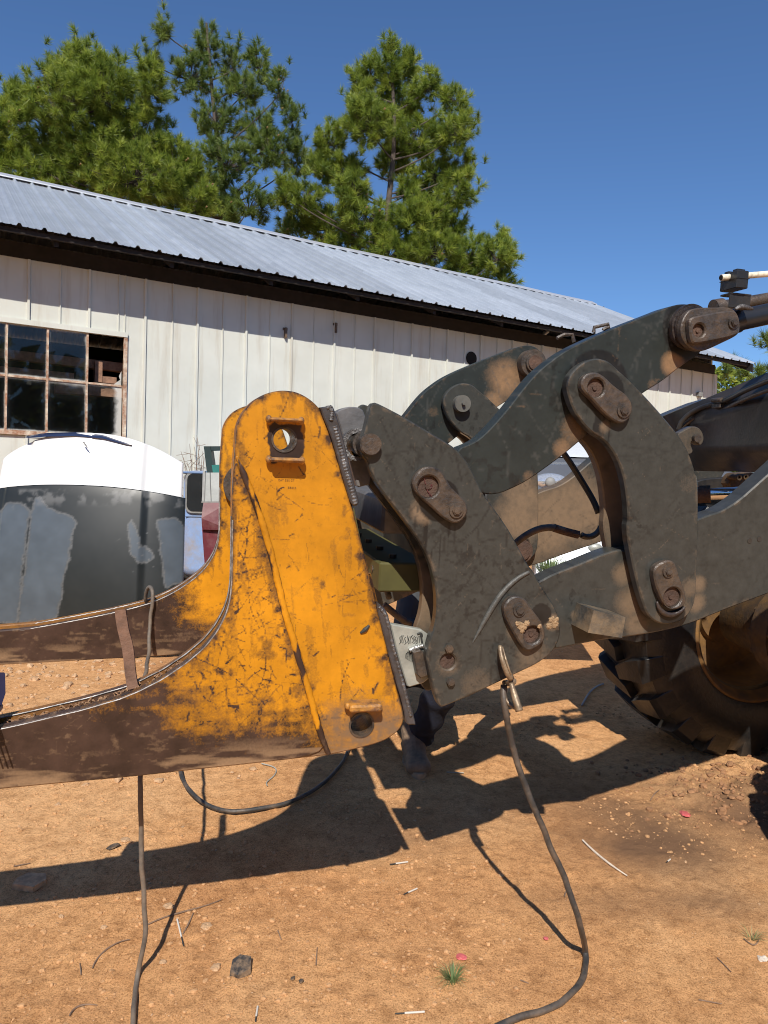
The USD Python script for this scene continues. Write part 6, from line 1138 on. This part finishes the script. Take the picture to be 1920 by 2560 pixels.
for k, (pts, lb_) in enumerate(((((400, 1110), (420, 1070), (480, 1020), (560, 990)), 'thin curved twig left of the dusty cable'), (((640, 925), (760, 880), (860, 850), (960, 815)), 'long thin root crossing the dirt right of the dusty cable'), (((790, 965), (815, 920), (835, 880)), 'short dark twig beside the white electrode stub'), (((350, 1140), (345, 1090)), 'stubby twig below the curved one'), (((300, 1320), (330, 1280), (420, 1268)), 'twig among clods at the bottom left'), (((1200, 950), (1215, 990)), 'tiny twig near the centre of the dirt'), (((1365, 1100), (1370, 1020)), 'dry stalk standing right of the rubber scrap'), (((60, 668), (130, 655)), 'twig in the shadow at far left'))): lying(pts, [.0022, .0028, .0014], 'twig', lb_, 'twig', TWIG, VG)
for (pts, lb_) in [(((1150, 400), (1165, 385), (1190, 360)), 'small forked twig near the churned soil'), (((1440, 1065), (1500, 1130)), 'thin dry stem at the lower right'), (((780, 800), (790, 775), (800, 795)), 'little dark twig touching the black cable'), (((1555, 985), (1590, 1010), (1620, 985)), 'dry twig curl at the right edge'), (((1360, 1250), (1460, 1270)), 'straw-like stem at the bottom right'), (((590, 1540 - 380), (625, 1175)), 'short stem beside the grass tuft at its right')]: lying(pts, [.002, .0026, .0012], 'twig', lb_, 'twig', TWIG, VH)
lying([(270, 265), (345, 268)], .0022, 'grey_wire', 'straight grey wire in the shadow beside the boot', 'wire', RAW, VH, .006)
lying([(585, 1540), (620, 1480), (660, 1440), (710, 1415)], .006, 'grey_stick', 'bent grey stick in the shadow before the big tyre', 'stick', simple('grey_wood', (.3, .29, .28), .8, var=.3), V6, .010)
for (px, s_, lb_, vw) in (((335, 1067), .015, 'crumpled pink plastic scrap above the grass tuft', VH), ((1300, 457), .018, 'pink plastic strip in the brown soil right of the cable', VH), ((700, 985), .008, 'tiny red plastic bit by the cable shadow', VH)):
    p = gp(*vw([px])[0]); e = trimesh.creation.icosphere(2); d = e.vertices; e.vertices = d * [s_, s_ * (1.6 if px[0] == 1300 else 1), s_ * .35] * (1 + .9 * (fbm(d * 2.5 + s_ * 900, 3, 4)[:, None] - .5)) + [p[0], p[1], gz_at(p[0], p[1]) + .006]; single('plastic_scrap', e, PINKP, lb_, 'litter')
p = gp(*VH([(295, 1165)])[0]); V_, F_, T_2 = blades(np.array([p[0], p[1], gz_at(p[0], p[1])]), 110, .046, .065, .0010, RNG, .5); single('grass_tuft', (V_, F_), GRASSM, 'small green grass tuft growing from the dirt', 'grass', attrs={'tone': T_2})
p = gp(*VH([(1590, 985)])[0]); V_, F_, T_2 = blades(np.array([p[0], p[1], gz_at(p[0], p[1])]), 26, .035, .06, .0011, RNG, .4); single('grass_tuft', (V_, F_), GRASSM, 'sparse dry grass wisps at the right edge of the dirt', 'grass', attrs={'tone': np.clip(T_2 + .3, 0, 1)})
